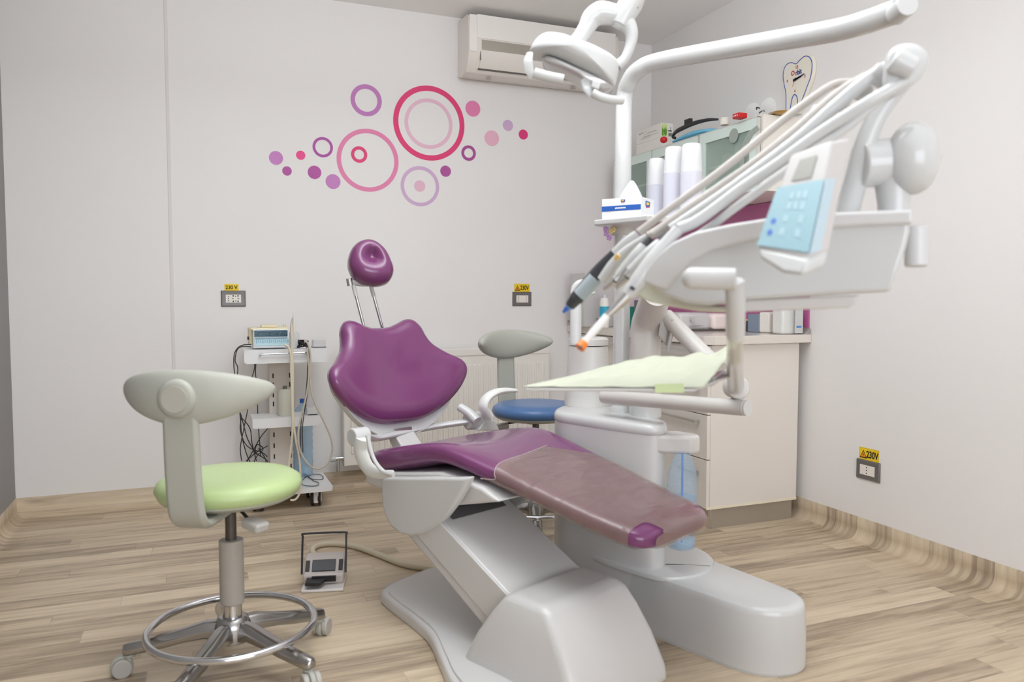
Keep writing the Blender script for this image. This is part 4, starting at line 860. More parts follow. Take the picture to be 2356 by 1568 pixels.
# ================================================================== dental unit (column, spittoon, foot pod)
un = thing('dental_unit', 'white floor standing dental unit with spittoon tower and long rounded foot pod', 'dental unit', CW(.42, .3, 0), CA)
UM = root_mat(un).inverted() @ CM
bm = B(); o1 = closed([(.272, .55, 0), (.28, .66, 0), (.35, .74, 0), (.5, .80, 0), (.64, .8, 0), (.67, .7, 0), (.56, .5, 0), (.45, .35, 0), (.39, .265, 0), (.33, .235, 0), (.283, .26, 0), (.27, .38, 0)], 5)
c0 = Vector((.42, .5, 0)); loft(bm, [[c0+(p-c0)*s+Vector((0, 0, z)) for p in o1] for s, z in ((1, 0), (1, .66), (.995, .675))]); bm.transform(UM); tower = obj('tower', bm, WHITE2, un, ang=50)
bm = B(); loft(bm, [[c0+(p-c0)*s+Vector((0, 0, z)) for p in o1] for s, z in ((.995, .674), (1.01, .678), (1.01, .694), (.985, .706), (.93, .71), (.5, .712))]); bm.transform(UM); obj('tower_top', bm, WHITE, un, ang=50)
bm = B(); o2 = closed([(.268, .25, 0), (.255, .06, 0), (.247, -.09, 0), (.27, -.17, 0), (.325, -.225, 0), (.4, -.24, 0), (.465, -.2, 0), (.5, -.1, 0), (.545, .1, 0), (.57, .3, 0), (.5, .42, 0), (.3, .42, 0)], 5); c1 = Vector((.4, .1, 0))
loft(bm, [[c1+(p-c1)*s+Vector((0, 0, z)) for p in o2] for s, z in ((.985, 0), (.985, .006), (1.0, .008), (1.0, .1), (.985, .18), (.975, .196), (.95, .203), (.9, .205), (.4, .206))]); bm.transform(UM); obj('foot_pod', bm, WHITE, un, ang=40)
bm = B(); o3 = closed([(.25, .34, 0), (.258, .2, 0), (.33, .13, 0), (.43, .115, 0), (.54, .16, 0), (.61, .27, 0), (.6, .4, 0), (.48, .5, 0), (.31, .53, 0), (.262, .46, 0)], 5); c2 = Vector((.43, .3, 0))
loft(bm, [[c2+(p-c2)*s+Vector((0, 0, z)) for p in o3] for s, z in ((1, .2), (1, .208), (.985, .214), (.6, .219))]); bm.transform(UM); lid = obj('pod_lid', bm, WHITE, un, ang=40)
bm = B(); tube(bm, [UM @ Vector(p) for p in ((.36, .24, .219), (.4, .2, .218), (.47, .13, .213))], .0022, n=6); obj('lid_slot', bm, INK, lid)
bm = B(); prism(bm, [(.29, .285, .612), (.298, .245, .612), (.375, .148, .612), (.41, .14, .612), (.435, .165, .612), (.44, .25, .612), (.38, .31, .612)], (0, 0, .062)); bm.transform(UM); obj('bottle_bracket', bm, mat('bracket_white', (206, 203, 199), .35), un, bevel=.012)
sp = CW(.511, .711, 0)
bm = B(); lathe(bm, [(.093, .711), (.094, .72), (.088, .8), (.078, .93), (.0765, .945)], c=(0, 0, 0), n=48); lathe(bm, [(.0785, .949), (.0785, .972), (.072, .978), (.0, .98)], n=48); bm.transform(Matrix.Translation(sp)); obj('spittoon', bm, mat('spittoon_white', (224, 222, 218), .3), un, world=True, ang=40)
a = D(2.93, 1324, 778); b = D(2.93, 1326, 668); bm = B(); tube(bm, [a-Vector((0, 0, .02)), (a+b)/2, b, b+Vector((.02, -.02, .02)), b+Vector((.04, -.04, -.02))], .022, n=16); obj('cup_filler', bm, mat('filler_white', (232, 232, 232), .15, alpha=.85), un, world=True)
p = CW(.447, .393, 0); bm = B(); cyl(bm, (p.x, p.y, .705), (p.x, p.y, .83), .0575, n=36); obj('column_collar', bm, WHITE, un, world=True, bevel=.003)
q_ = [Vector((p.x, p.y, .8)), Vector((p.x, p.y, .95)), Vector((p.x+.0, p.y, 1.03)), D(2.75, 1496, 720), D(2.6, 1512, 672)]
bm = B(); tube(bm, q_, [.054, .054, .054, .054, .05], n=28); obj('support_column', bm, GREYP, un, world=True)
al = D(2.80, 1388, 912); ar = Z(.805, 1717, 938)
bm = B(); cyl(bm, al, ar, .0245, n=28); sa = obj('swing_arm', bm, GREYP, un, world=True, bevel=.003)
bm = B(); ax_ = (ar-al).normalized(); cyl(bm, ar-ax_*.002, ar+ax_*.006, .0235, n=28); obj('arm_end_cap', bm, WHITE, sa, world=True)
bm = B(); cyl(bm, D(2.75, 1532, 728), D(2.55, 1655, 850), .029, n=24); obj('spring_arm', bm, GREYP, un, world=True)
bm = B(); prism(bm, [D(2.72, *p) for p in ((1520, 735), (1515, 770), (1535, 795), (1552, 760), (1550, 725))], _d*.02); obj('arm_bracket', bm, mat('bracket_grey', (170, 166, 160), .4), un, world=True)
bm = B(); tube(bm, [D(2.7, 1548, 735), D(2.7, 1545, 765), D(2.7, 1536, 806)], .007, n=8); obj('strap', bm, mat('bracket_grey'), un, world=True)
# water bottle under the bracket
wb_ = D(2.62, 1567, 1260)
wp = thing('water_bottle', 'blue clear water bottle with dip tube hanging beneath the dental unit bracket', 'bottle', (wb_.x, wb_.y, wb_.z))
hB = D(2.62, 1567, 1040).z-wb_.z
pf = [(r_*1.05, z_) for r_, z_ in ((.03, 0), (.044, .006), (.046, .03), (.043, .045), (.046, .06), (.042, .08), (.046, .1), (.049, .13), (.0495, hB*.6), (.0485, hB*.7), (.045, hB*.8), (.037, hB*.9), (.028, hB*.96), (.024, hB))]
bm = B(); lathe(bm, pf, n=36); obj('bottle_body', bm, mat('bottle_blue_pet', (185, 215, 238), .12, alpha=.34, spec=.9, bump=(150, 1, .01)), wp, ang=80)
bm = B(); lathe(bm, [(.028, .004), (.042, .01), (.043, .03), (.041, .08), (.0445, .11), (.0445, hB*.55)], n=32); obj('water', bm, mat('bottle_water', (150, 195, 225), .05, alpha=.35, bump=(120, .5, .004)), wp, ang=80)
bm = B(); tube(bm, [(0, 0, .02), (.001, 0, hB*.5), (0, 0, hB)], .004, n=10); obj('dip_tube', bm, mat('tube_blue', (40, 110, 215), .3), wp)

# ================================================================== pole with shelf, boom and operating lamp
pp_ = CW(.453, .506, 0)
lp = thing('operating_lamp', 'white dental operating lamp on a tall pole with overhead boom', 'lamp', (pp_.x, pp_.y, .71), 0)
bm = B(); tube(bm, [Vector((pp_.x, pp_.y, .705)), Vector((pp_.x, pp_.y, 1.2)), Vector((pp_.x, pp_.y, 1.62)), D(2.9, 1436, 235), D(2.87, 1446, 190), D(2.82, 1470, 160), D(2.74, 1520, 140), D(2.42, 1700, 108), D(2.13, 1900, 74), D(2.02, 1985, 53), D(1.93, 2068, 24)], .0305, n=28, k=7); obj('pole', bm, WHITE, lp, world=True)
bm = B(); lathe(bm, [(.04, .711), (.04, .72), (.034, .735)], n=32); bm.transform(Matrix.Translation((pp_.x, pp_.y, 0))); obj('pole_base', bm, WHITE, lp, world=True)
e_ = D(1.9, 2075, 22); bm = B(); cyl(bm, e_-_d*.03, e_+_d*.03, .027, n=32); obj('boom_joint', bm, WHITE, lp, world=True, bevel=.003)
LD = 2.1
bm = B(); tube(bm, [D(1.93, 2075, 5), D(1.95, 2020, -70), D(2.0, 1800, -140), D(2.06, 1560, -120), D(2.09, 1475, -50), D(LD, 1458, -10)], .024, n=20); obj('drop_arm', bm, WHITE, lp, world=True)
bm = B(); tube(bm, [D(LD, 1462, -25), D(LD, 1452, 5), D(LD, 1436, 35), D(LD, 1424, 60)], [.034, .034, .031, .026], n=24); stem = obj('lamp_stem', bm, WHITE, lp, world=True)
bm = B(); k_ = D(LD-.02, 1474, 8); box(bm, k_, (.03, .004, .012), m3 @ Matrix.Rotation(R(55), 3, 'Z')); obj('vent_slots', bm, mat('vent_grey', (176, 170, 164), .6), stem, world=True)
def LP(px, py, d=LD): return D(d, px, py)
bm = B(); tube(bm, [LP(1432, 36), LP(1405, 32), LP(1382, 30), LP(1362, 42), LP(1348, 66), LP(1330, 92), LP(1308, 112), LP(1292, 122)], [.024, .028, .031, .028, .023, .021, .022, .019], n=20, k=5); yoke = obj('yoke', bm, WHITE, lp, world=True)
bm = B(); tube(bm, [LP(1424, 40), LP(1442, 52), LP(1453, 76), LP(1450, 104), LP(1438, 134), LP(1420, 152)], [.028, .023, .018, .014, .013, .015], n=18, k=5); obj('yoke_branch', bm, WHITE, yoke, world=True)
nL = -_d; 
def lampmap(px, py, h): return D(LD, px, py)+nL*h
lo = [(1218, 121), (1226, 100), (1240, 85), (1258, 80), (1290, 85), (1320, 97), (1355, 108), (1390, 124), (1419, 142), (1424, 160), (1419, 186), (1412, 202), (1396, 196), (1360, 178), (1325, 160), (1290, 142), (1262, 130), (1240, 126)]
bm = B(); pad(bm, lo, (1325, 128), lambda s, u, v: .07*math.sqrt(max(0, 1-s**2.6)), lampmap, .05, k=3); hd = obj('lamp_head', bm, WHITE, lp, world=True, ang=70)
bm = B(); lo2 = [(1252, 131), (1264, 132), (1300, 147), (1340, 165), (1380, 183), (1412, 199), (1405, 206), (1390, 212), (1360, 205), (1340, 190), (1325, 178), (1290, 161), (1250, 142)]
pad(bm, lo2, (1330, 172), lambda s, u, v: .03*math.sqrt(max(0, 1-s**3)), lampmap, .055, k=2); obj('reflector_rim', bm, mat('lamp_silver', (206, 204, 204), .2, .4), hd, world=True, ang=60)
CLR = mat('lamp_clear', (225, 228, 228), .08, alpha=.5, spec=.8)
bm = B(); tube(bm, [LP(1219, 122, 2.06), LP(1215, 140, 2.05), LP(1218, 162, 2.05), LP(1226, 178, 2.05)], [.010, .013, .012, .008], n=12, flat=.5); obj('side_guard', bm, CLR, hd, world=True)
bm = B(); tube(bm, [LP(1347, 185, 2.08), LP(1352, 205, 2.06), LP(1360, 223, 2.06)], [.014, .013, .006], n=12, flat=.5); obj('side_guard', bm, CLR, hd, world=True)
bm = B(); tube(bm, [LP(1229, 167, 2.03), LP(1245, 172, 2.03), LP(1270, 178, 2.03), LP(1297, 183, 2.03)], .0135, n=20); hl = obj('handle', bm, WHITE, hd, world=True, bevel=.002)
bm = B(); tube(bm, [LP(1363, 213, 2.05), LP(1380, 222, 2.05), LP(1405, 229, 2.06), LP(1432, 231, 2.08)], .0115, n=20); obj('handle', bm, WHITE, hd, world=True, bevel=.002)
bm = B(); box(bm, LP(1370, 197, 2.06), (.022, .02, .022), m3 @ Matrix.Rotation(R(-20), 3, 'Z')); obj('handle_mount', bm, WHITE, hd, world=True, bevel=.003)
# shelf with tissue box and cups
sz_ = 1.415
def SH(px, d): p = D(d, px, 520); p.z = sz_; return p
sq = [SH(1366, 2.8), SH(1490, 2.62), SH(1615, 2.74), SH(1570, 3.02), SH(1440, 3.06)]
bm = B(); prism(bm, sq, (0, 0, -.022)); shf = obj('shelf', bm, WHITE, lp, world=True, bevel=.006, seg=4)
bm = B(); cyl(bm, (pp_.x, pp_.y, sz_-.05), (pp_.x, pp_.y, sz_+.004), .042, n=32); obj('shelf_clamp', bm, mat('bracket_white'), shf, world=True, bevel=.003)
LATv = _r2.copy()
K = SH(1474, 2.70)
def horiz(v): v = Vector(v); v.z = 0; return v.normalized()
av = horiz(-_r*.13+Vector((_d.x, _d.y, 0))*.085); bv = Vector((-av.y, av.x, 0)); 
if bv.dot(_d) < 0: bv = -bv
la_, lb_ = .15, .115; hb_ = .07
tb = thing('tissue_box', 'white tissue box with blue stripe on the pole shelf, a tissue pulled up', 'tissue box', Vector((K.x, K.y, sz_+.0005)))
bm = B(); prism(bm, [Vector((0, 0, 0)), av*la_, av*la_+bv*lb_, bv*lb_], (0, 0, hb_)); obj('carton', bm, mat('carton_gloss', (236, 236, 236), .35), tb, bevel=.0015)
nA = -bv; nB = -av
bm = B(); prism(bm, [nA*.0006+av*0.0+Vector((0, 0, .026)), nA*.0006+av*la_+Vector((0, 0, .026)), nA*.0006+av*la_+Vector((0, 0, .044)), nA*.0006+Vector((0, 0, .044))], nA*.0004); obj('blue_stripe', bm, BLUEP, tb)
bm = B()
for k_ in range(9): q_ = nA*.0011+av*(la_*.5+.019-k_*.0046)+Vector((0, 0, .0325+.0006*(k_ % 2))); prism(bm, [q_, q_+av*.0036, q_+av*.0036+Vector((0, 0, .0052)), q_+Vector((0, 0, .0052))], nA*.0003)
obj('stripe_print', bm, mat('print_white'), tb)
def logo(base, rt_, nr, s):
    upz = Vector((0, 0, 1))
    for pts, m, d, nm in ((((-1, .7), (1, .6), (1, -.5), (-.6, -.9), (-1, -.4)), BLUEP, .0010, 'logo_blue'), (((-.6, .4), (.6, .35), (.5, -.3), (0, -.2), (-.5, -.5), (-.7, 0)), YEL, .0014, 'logo_yellow'), (((-.9, -.85), (1, -.55), (1, -.75), (-.7, -1.05)), RED, .0012, 'logo_red')):
        bm = B(); prism(bm, [base+rt_*u*s+upz*v*s*.75+nr*d for u, v in pts], nr*.0002); obj(nm, bm, m, tb)
logo(av*la_*.45+Vector((0, 0, .06)), -av, nA, .008)
logo(bv*lb_*.5+Vector((0, 0, .05)), bv, nB, .019)
bm = B(); cen = av*la_*.4+bv*lb_*.5; rings = []
for k_, (rr_, z) in enumerate(((.05, hb_-.001), (.04, hb_+.012), (.027, hb_+.035), (.014, hb_+.055), (.004, hb_+.066))):
    rings.append([cen+Vector((rr_*math.cos(q)*(1+.18*math.sin(3*q+k_*.4)), rr_*.6*math.sin(q)*(1+.2*math.cos(4*q)), z+.004*math.sin(5*q)*(k_ > 0))) for q in [2*math.pi*j/28 for j in range(28)]])
loft(bm, rings); tag(obj('tissue', bm, mat('tissue_white', (226, 226, 226), .8), sub=1), 'white tissue peaking out of the tissue box', 'tissue'); o_ = bpy.data.objects['tissue']; o_.location = tb.location
CUP = mat('cup_white', (226, 226, 228), .4); CUP2 = mat('cup_sleeve', (212, 211, 222), .25)
cupbm = None
for i, (px, d, yt, ys, nm) in enumerate(((1509, 2.97, 367, 428, 'shortest, leftmost'), (1548, 2.88, 341, 401, 'middle'), (1589, 2.79, 334, 398, 'tallest, rightmost'))):
    p = SH(px, d); zt = D(d, px, yt).z; zm = D(d, px, ys).z; rt0 = .029+.002*i
    t = thing('cup_stack', 'wrapped lower part of the %s stack of white cups on the pole shelf' % nm, 'cups', Vector((p.x, p.y, sz_+.0005)), 0, 'plastic cups on the pole shelf')
    H1 = zm-sz_; bm = B(); lathe(bm, [(rt0+.006, 0), (rt0+.0058, H1*.5), (rt0+.006, H1-.002), (rt0+.0035, H1), (rt0, H1)], n=36); obj('cup_sleeve', bm, CUP2, t)
    t = thing('plastic_cup', 'white plastic cup upside down on top of the %s cup stack' % nm, 'cup', Vector((p.x, p.y, zm)), 0, 'plastic cups on the pole shelf')
    H2 = zt-zm; bm = B(); lathe(bm, [(rt0+.0045, .0005), (rt0+.0025, H2*.5), (rt0, H2-.006), (rt0-.004, H2), (rt0-.007, H2)], n=36); obj('cup_wall', bm, CUP, t)
fw = thing('flower_charm', 'small yellow and purple flower charm hanging under the pole shelf', 'charm', D(2.8, 1402, 538)); fw.location.z = D(2.8, 1402, 530).z
for c_, m in (((-.012, 0, -.012), mat('charm_purple', (190, 150, 200), .6)), ((.006, 0, -.002), mat('charm_yellow', (225, 205, 140), .6)), ((.016, 0, .004), mat('charm_yellow')), ((-.0, .0, -.026), mat('charm_purple')), ((-.014, 0, .004), mat('charm_purple'))):
    bm = B()
    for k_ in range(5): a = k_*2*math.pi/5; ball(bm, Vector(c_)+_r*.006*math.cos(a)+Vector((0, 0, .006*math.sin(a))), .005, n=8)
    obj('blossom', bm, m, fw)
bm = B(); tube(bm, [Vector((0, 0, -.03)), Vector((.0, 0, 0)), Vector((0, 0, sz_-.021-fw.location.z))], .0012, n=6); obj('cord', bm, mat('charm_yellow'), fw)

# ================================================================== instrument console
A1 = D(1.30, 2098, 600); A2 = D(1.47, 1480, 600); e1 = horiz(A2-A1); nC = Vector((-e1.y, e1.x, 0))
if nC.dot(_d) < 0: nC = -nC
def cp(px, py, off_=0): return plane(A1, nC, px, py)+nC*off_
co = thing('instrument_console', 'large white instrument delivery console on an arm at the right, close to the camera', 'instrument console', A1.lerp(A2, .5)); co.location.z = 1.13
bo = [(2092, 505), (2094, 530), (2085, 570), (2068, 620), (2050, 671), (1960, 675), (1800, 685), (1700, 691), (1630, 703), (1580, 698), (1530, 680), (1500, 660), (1480, 650), (1492, 620), (1520, 588), (1560, 560), (1620, 538), (1700, 522), (1800, 512), (1900, 505)]
bm = B(); prism(bm, [cp(*p) for p in bo], nC*.2); obj('body', bm, WHITE, co, world=True, bevel=.008)
lo_ = [(2101, 482), (2099, 516), (2000, 520), (1900, 527), (1800, 541), (1720, 556), (1640, 577), (1590, 603), (1555, 640), (1535, 668), (1508, 660), (1476, 648), (1490, 618), (1512, 588), (1548, 558), (1600, 534), (1680, 516), (1780, 500), (1910, 489)]
bm = B(); prism(bm, [cp(*p, -.008) for p in lo_], nC*.215); obj('lid_rim', bm, mat('console_lid', (205, 204, 203), .2, coat=.3), co, world=True, bevel=.006)
bm = B(); prism(bm, [cp(*p, .012) for p in ((1977, 678), (1966, 700), (1952, 708), (1700, 718), (1690, 690))], nC*.14); obj('lower_plate', bm, mat('lower_plate', (206, 202, 199), .3), co, world=True, bevel=.004)
bm = B(); c_ = D(1.42, 2107, 565); cyl(bm, D(1.42, 2108, 613), D(1.42, 2108, 520), .0195, n=28); obj('side_grip', bm, mat('grip_grey', (206, 206, 206), .3), co, world=True, bevel=.003)
bm = B(); a = D(1.4, 2100, 365); lathe(bm, [(.056*math.cos(R(q_))**.8, .042*math.sin(R(q_))) for q_ in range(-90, 91, 9)], n=48, M=face_mat((0, 0, 0), (_r*.75-_d*.65).cross(Vector((0,0,1))), (0, 0, 1)), sx=.95, sy=1.15); bm.transform(Matrix.Translation(a)); sk = obj('joint_cap', bm, WHITE, co, world=True, ang=180)
bm = B(); cyl(bm, D(1.42, 1975, 378), D(1.42, 2070, 372), .043, n=32); obj('joint_barrel', bm, WHITE, co, world=True, bevel=.004)
bm = B(); cyl(bm, D(1.4, 2140, 360), D(1.4, 2166, 358), .010, .003, n=16); obj('joint_knob', bm, WHITE, sk, world=True, bevel=.001)
bm = B(); tube(bm, [D(1.42, 2056, 495), D(1.42, 2056, 470), D(1.42, 2055, 435), D(1.42, 2055, 415)], [.027, .027, .03, .034], n=28, k=3); obj('joint_post', bm, WHITE, co, world=True)
# whip carrier
bm = B(); tube(bm, [D(1.45, 1945, 500), D(1.43, 1965, 430), D(1.41, 1985, 350), D(1.4, 2012, 280), D(1.39, 2055, 215), D(1.38, 2092, 165)], [.022, .021, .019, .017, .017, .017], n=20, k=5); wc = obj('whip_carrier', bm, WHITE, co, world=True)
bm = B(); pad(bm, [(2136, 128), (2132, 152), (2112, 186), (2080, 212), (2052, 222), (2034, 200), (2036, 160), (2044, 124), (2060, 106), (2090, 100), (2116, 108)], (2086, 156), lambda s, u, v: .018*math.sqrt(max(0, 1-s**3)), lambda px, py, h: D(1.36, px, py)+nL*h, .012, k=3); obj('carrier_head', bm, WHITE, wc, world=True, ang=70)
for (x, y, d, r_) in ((2080, 150, 1.36, .021), (2030, 178, 1.42, .019), (1980, 210, 1.48, .017), (1932, 238, 1.54, .014), (1888, 262, 1.6, .012)):
    bm = B(); ax = (m3 @ Vector((.85, -.5, .1))).normalized(); c = D(d-.02, x, y); cyl(bm, c-ax*.022, c+ax*.018, r_, n=24); obj('hose_guide', bm, WHITE, wc, world=True, bevel=.005)
# control panel
TL, TR_, BR, BL = D(1.27, 1817, 357), D(1.20, 1914, 323), D(1.15, 1856, 600), D(1.22, 1740, 574)
Tn = D(1.25, 1960, 317)-TR_
BR = plane(TL, (TR_-TL).cross(BL-TL).normalized(), 1856, 600)
nP = (TR_-TL).cross(BL-TL).normalized()
if nP.dot(_d) > 0: nP = -nP
bm = B(); prism(bm, [TL, TR_, BR, BL], Tn); cpn = obj('control_panel', bm, mat('panel_white', (198, 194, 192), .3), co, world=True, bevel=.006)
def fpnt(u, v, h=0): a = TL.lerp(TR_, u); b = BL.lerp(BR, u); return a.lerp(b, v)+nP*h
bm = B(); prism(bm, [fpnt(-.03, .97), fpnt(1.03, .97), fpnt(1.0, 1.12), fpnt(.6, 1.15), fpnt(.1, 1.08)], Tn*.95); obj('panel_lip', bm, WHITE, cpn, world=True, bevel=.008)
bm = B(); prism(bm, [fpnt(u, v, .0008) for u, v in ((.34, .10), (.74, .10), (.72, .31), (.28, .31))], nP*.0006); obj('display', bm, mat('lcd_grey', (150, 148, 138), .25), cpn, world=True)
bm = B(); prism(bm, [fpnt(u, v, .0015) for u, v in ((-.0, .36), (1.03, .345), (1.02, .94), (.0, .96))], nP*.0006); kp = obj('keypad', bm, mat('keypad_blue', (150, 188, 200), .3), cpn, world=True)
bm = B(); prism(bm, [fpnt(1.035, .345, -.0), fpnt(1.025, .94, -.0), fpnt(1.02, .94, -.0)+Tn*.42, fpnt(1.03, .345)+Tn*.42], _r*.002-_d*.001); obj('keypad_wrap', bm, mat('keypad_film', (182, 202, 212), .3), cpn, world=True)
bm = B(); random.seed(2)
for v in (.46, .56, .68, .80):
    for u in ((.42, .56, .70) if v < .6 else (.42, .74)):
        prism(bm, [fpnt(u+a*.05, v+b*.034, .0022) for a, b in ((-1, -1), (1, -1), (1, 1), (-1, 1))], nP*.0004)
obj('keys', bm, mat('key_pale', (172, 204, 214), .4), kp, world=True)
bm = B()
for v in (.71, .82):
    prism(bm, [fpnt(.18+.055*math.cos(q), v+.03*math.sin(q), .0022) for q in [2*math.pi*j/16 for j in range(16)]], nP*.0004)
obj('blue_keys', bm, mat('key_blue', (70, 120, 205), .4), kp, world=True, label='two darker blue keys')
# grip and support arm
bm = B(); tube(bm, [D(1.30, 1594, 640), D(1.29, 1640, 641), D(1.28, 1693, 642)], .0185, n=24); ball(bm, D(1.30, 1594, 640), .0185, n=20); obj('grip_bar', bm, mat('grip_white', (204, 203, 201), .35), co, world=True, bevel=.002)
bm = B(); tube(bm, [D(1.29, 1690, 645), D(1.31, 1692, 700), D(1.36, 1692, 772)], .0163, n=24, k=4); obj('support_post', bm, WHITE, co, world=True, bevel=.002)
bm = B(); tube(bm, [D(1.37, 1692, 770), D(1.5, 1690, 824)], [.0155, .0145], n=20, k=0); obj('clear_sleeve', bm, mat('clear_sleeve', (222, 218, 206), .15, alpha=.6), co, world=True)
bm = B(); tube(bm, [D(1.5, 1690, 820), D(1.9, 1691, 850), D(2.36, 1693, 888)], [.0155, .02, .025], n=20, k=4); obj('support_arm', bm, WHITE, co, world=True)
jc = D(2.4, 1693, 891); bm = B(); cyl(bm, jc-_d*.035, jc+_d*.03, .034, n=32); ej = obj('elbow_joint', bm, GREYP, co, world=True, bevel=.004)
bm = B(); cyl(bm, jc, Vector((jc.x, jc.y, jc.z-.06)), .015, n=20); obj('elbow_neck', bm, GREYP, ej, world=True)
bm = B(); cyl(bm, jc-_d*.0365, jc-_d*.03, .002, n=8); obj('elbow_screw', bm, INK, ej, world=True)
# film under the nose of the console
bm = B(); prism(bm, [cp(*p, .05) for p in ((1476, 648), (1508, 660), (1560, 690), (1620, 704), (1700, 708), (1700, 722), (1600, 718), (1530, 706), (1478, 694), (1440, 676), (1436, 660))], nC*.12); obj('drip_cover', bm, mat('greenish_film', (222, 224, 206), .3, alpha=.72), co, world=True, bevel=.006)
# ---- instruments with their hoses (each can be lifted out)
def DD(p): return [D(d, x, y) for x, y, d in p]
def instrument(label, segs, hose, hr, hosem=HOSE, extra=None):
    t = thing('handpiece', label, 'dental instrument', D(segs[0][0][0][2], segs[0][0][0][0], segs[0][0][0][1]), 0, 'instruments on the console')
    for pts, r_, m, nm in segs:
        bm = B(); tube(bm, DD(pts), r_, n=20, k=4 if len(pts) > 2 else 0); obj(nm, bm, m, t, world=True)
    bm = B(); tube(bm, DD(hose), hr*1.2, n=14, k=6); obj('hose', bm, hosem, t, world=True)
    return t
PX = 1/FPX
instrument('long black handpiece with blue tip and grey collar, hanging leftmost at the console', [
    (((1415, 582, 1.66), (1375, 625, 1.68), (1325, 688, 1.70)), [12*PX*1.66, 15*PX*1.68, 17*PX*1.7], DARK, 'grip'),
    (((1370, 640, 1.675), (1335, 680, 1.69)), [17.5*PX*1.68, 18*PX*1.69], mat('collar_grey', (170, 182, 188), .3), 'grey_collar'),
    (((1327, 684, 1.70), (1312, 703, 1.71)), [16*PX*1.7, 12*PX*1.7], DARK, 'nose'),
    (((1316, 698, 1.708), (1308, 707, 1.712)), [13*PX*1.7, 9*PX*1.7], mat('tip_ring_blue', (110, 150, 205), .3), 'ring'),
    (((1310, 704, 1.71), (1303, 711, 1.715), (1296, 718, 1.72)), [7*PX*1.7, 6*PX*1.7, 3*PX*1.7], mat('tip_blue', (60, 110, 205), .3), 'tip'),
    (((1466, 538, 1.64), (1440, 558, 1.65), (1414, 583, 1.66)), [10*PX*1.64, 12*PX*1.65, 11*PX*1.66], WHITE, 'connector')],
    [(1470, 534, 1.64), (1535, 484, 1.62), (1612, 428, 1.6), (1702, 358, 1.58), (1804, 274, 1.56), (1881, 217, 1.55), (1925, 192, 1.55), (1975, 190, 1.56)], 7.5*PX*1.6)
instrument('short plain white syringe handle between the black handpiece and the motors', [
    (((1490, 545, 1.62), (1440, 578, 1.64), (1410, 610, 1.65), (1386, 645, 1.66)), [10*PX*1.6, 12*PX*1.6, 14*PX*1.6, 14*PX*1.6], WHITE, 'body'),
    (((1424, 586, 1.62), (1416, 596, 1.625)), [6*PX*1.6, 6*PX*1.6], mat('brass_dot', (225, 190, 120), .3, .3), 'brass_button')],
    [(1492, 543, 1.62), (1560, 500, 1.6), (1640, 448, 1.58), (1702, 409, 1.56), (1804, 327, 1.53), (1898, 240, 1.5), (1950, 200, 1.5), (1985, 190, 1.5)], 8.5*PX*1.6)
for lab, dx, dy, d0, sc, hz_ in (('white motor handpiece with black ring and metal tip, second from the right', 0, 0, 1.58, 1, [(1502, 540, 1.57), (1580, 482, 1.55), (1657, 430, 1.53), (1740, 372, 1.5), (1830, 300, 1.47), (1920, 222, 1.45), (1990, 178, 1.44), (2030, 170, 1.44)]),
                            ('white motor handpiece with wide black ring and metal tip, beside the chrome ended one', 40, -12, 1.54, 1.18, [(1545, 528, 1.53), (1657, 453, 1.5), (1728, 402, 1.48), (1830, 325, 1.45), (1932, 235, 1.42), (2000, 180, 1.4), (2050, 150, 1.4), (2080, 146, 1.4)])):
    if sc == 1: S1 = ((1497, 549), (1481, 566), (1425, 635), (1414, 646), (1390, 666))
    else: S1 = ((1538, 539), (1520, 560), (1452, 626), (1442, 638), (1417, 662))
    r_ = 13*sc*PX*d0
    instrument(lab, [
        (((S1[0][0], S1[0][1], d0), (S1[1][0], S1[1][1], d0)), [r_*.75, r_*.8], DARK, 'black_ring'),
        (((S1[1][0], S1[1][1], d0), ((S1[1][0]*2+S1[2][0])/3, (S1[1][1]*2+S1[2][1])/3, d0), (S1[2][0], S1[2][1], d0+.01)), [r_*.95, r_*1.1, r_], WHITE, 'body'),
        (((S1[2][0], S1[2][1], d0+.01), (S1[3][0], S1[3][1], d0+.01)), [r_*.8, r_*.7], STEEL, 'coupling'),
        (((S1[3][0], S1[3][1], d0+.01), (S1[4][0], S1[4][1], d0+.02)), [r_*.6, r_*.38], STEEL, 'metal_tip')], hz_, (9 if sc == 1 else 12)*PX*d0, HOSE if sc == 1 else WHITE)
instrument('large white handpiece with chrome neck and orange tipped light guide, rightmost at the console', [
    (((1560, 528, 1.48), (1535, 555, 1.48), (1500, 600, 1.48), (1470, 645, 1.48), (1440, 682, 1.48)), [14*PX*1.48, 14*PX*1.48, 19*PX*1.48, 21*PX*1.48, 15*PX*1.48], WHITE, 'body'),
    (((1457, 660, 1.455), (1453, 666, 1.455)), [6*PX*1.48, 6*PX*1.48], mat('navy_button', (50, 45, 70), .3), 'button'),
    (((1442, 680, 1.48), (1395, 728, 1.48)), [16*PX*1.48, 7*PX*1.48], STEEL, 'chrome_neck'),
    (((1397, 726, 1.48), (1370, 757, 1.48), (1344, 788, 1.48)), [9*PX*1.48, 9*PX*1.48, 8*PX*1.48], mat('light_guide', (240, 240, 238), .3), 'light_guide'),
    (((1344, 788, 1.475), (1334, 800, 1.47)), [11*PX*1.48, 12*PX*1.48], mat('tip_orange', (240, 130, 50), .35), 'orange_tip'),
    (((1337, 796, 1.465), (1335, 799, 1.46)), [4*PX*1.48, 4*PX*1.48], mat('tip_core', (120, 110, 110), .4), 'tip_core')],
    [(1562, 526, 1.48), (1612, 502, 1.47), (1714, 427, 1.45), (1790, 376, 1.43), (1880, 310, 1.4), (1990, 240, 1.36), (2050, 205, 1.35), (2085, 185, 1.35)], 11*PX*1.48, WHITE)
t = thing('suction_hose', 'thick white hose curving from the carrier down onto the console top', 'hose', D(1.5, 1610, 540))
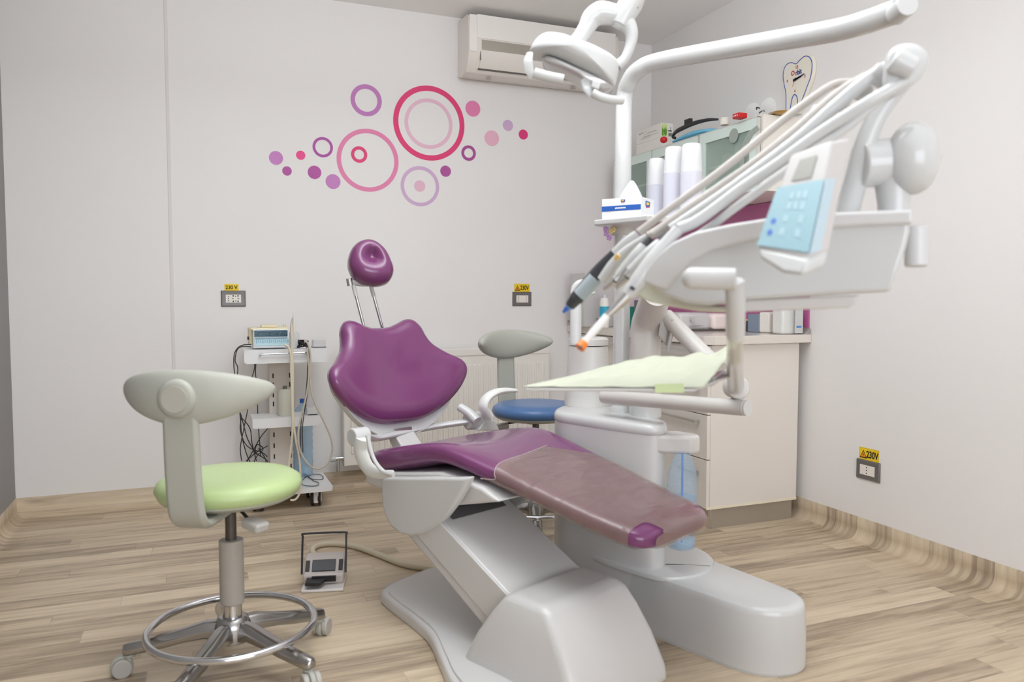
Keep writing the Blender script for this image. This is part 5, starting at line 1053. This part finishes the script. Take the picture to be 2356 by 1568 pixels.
bm = B(); tube(bm, DD([(1595, 548, 1.5), (1637, 520, 1.48), (1688, 480, 1.45), (1793, 404, 1.42), (1880, 340, 1.4), (1952, 290, 1.38), (2030, 225, 1.36), (2075, 195, 1.36)]), 10*PX*1.45, n=14); obj('hose_line', bm, WHITE, t, world=True)
# ---- instrument tray with crumpled paper
tz = .945
T1 = Z(tz, 1208, 891); T2 = Z(tz, 1598, 893); T3 = T2+(Z(tz, 1652, 872)-T2)*1.9; T4 = T1+(T3-T2)
bm = B(); prism(bm, [T1, T2, T3, T4], (0, 0, -.008)); ty = obj('instrument_tray', bm, WHITE2, co, world=True, bevel=.003)
bm = B(); a = T2.lerp(T3, .5); tube(bm, [a-Vector((.02, 0, .004)), D(2.0, 1660, 862), D(2.02, 1690, 858)], .012, n=12); obj('tray_arm', bm, WHITE, ty, world=True)
pt = thing('paper_liner', 'crumpled pale green paper liner lying on the instrument tray', 'paper', T1.lerp(T3, .5))
bm = B(); n1, n2 = 44, 22; random.seed(9); V = []
from mathutils import noise
for i in range(n1+1):
    row = []
    for j in range(n2+1):
        u = i/n1; v = j/n2; p = T1.lerp(T2, -.02+u*1.07).lerp(T4.lerp(T3, -.02+u*1.07), v)
        ramp = min(1, u/.42)**1.1; h = .052*(v**1.2)*ramp+.02*ramp*v*noise.noise(Vector((u*4, v*2.5, 1.3)))+.012*noise.noise(Vector((u*9, v*5, 4.2)))*min(1, u*5+.1)*min(1, v*3+.15)
        if u > .8: h += .03*(u-.8)/.2*v
        row.append(bm.verts.new(Vector((p.x, p.y, tz+.002+max(0, h)))))
    V.append(row)
for i in range(n1):
    for j in range(n2): bm.faces.new((V[i][j], V[i+1][j], V[i+1][j+1], V[i][j+1]))
obj('sheet', bm, mat('paper_green', (196, 199, 180), .75), pt, world=True, solid=.0012, ang=60)
bm = B(); q0 = T1.lerp(T2, .77); q1 = T1.lerp(T2, .94); fw_ = horiz(T1-T4); prism(bm, [q0+Vector((0, 0, .009))+fw_*.002, q1+Vector((0, 0, .011))+fw_*.002, q1-Vector((0, 0, .009))+fw_*.003, q0-Vector((0, 0, .009))+fw_*.003], fw_*.001); obj('green_tab', bm, mat('lime_tab', (206, 222, 168), .5), pt, world=True, label='small lime green tab at the front edge')
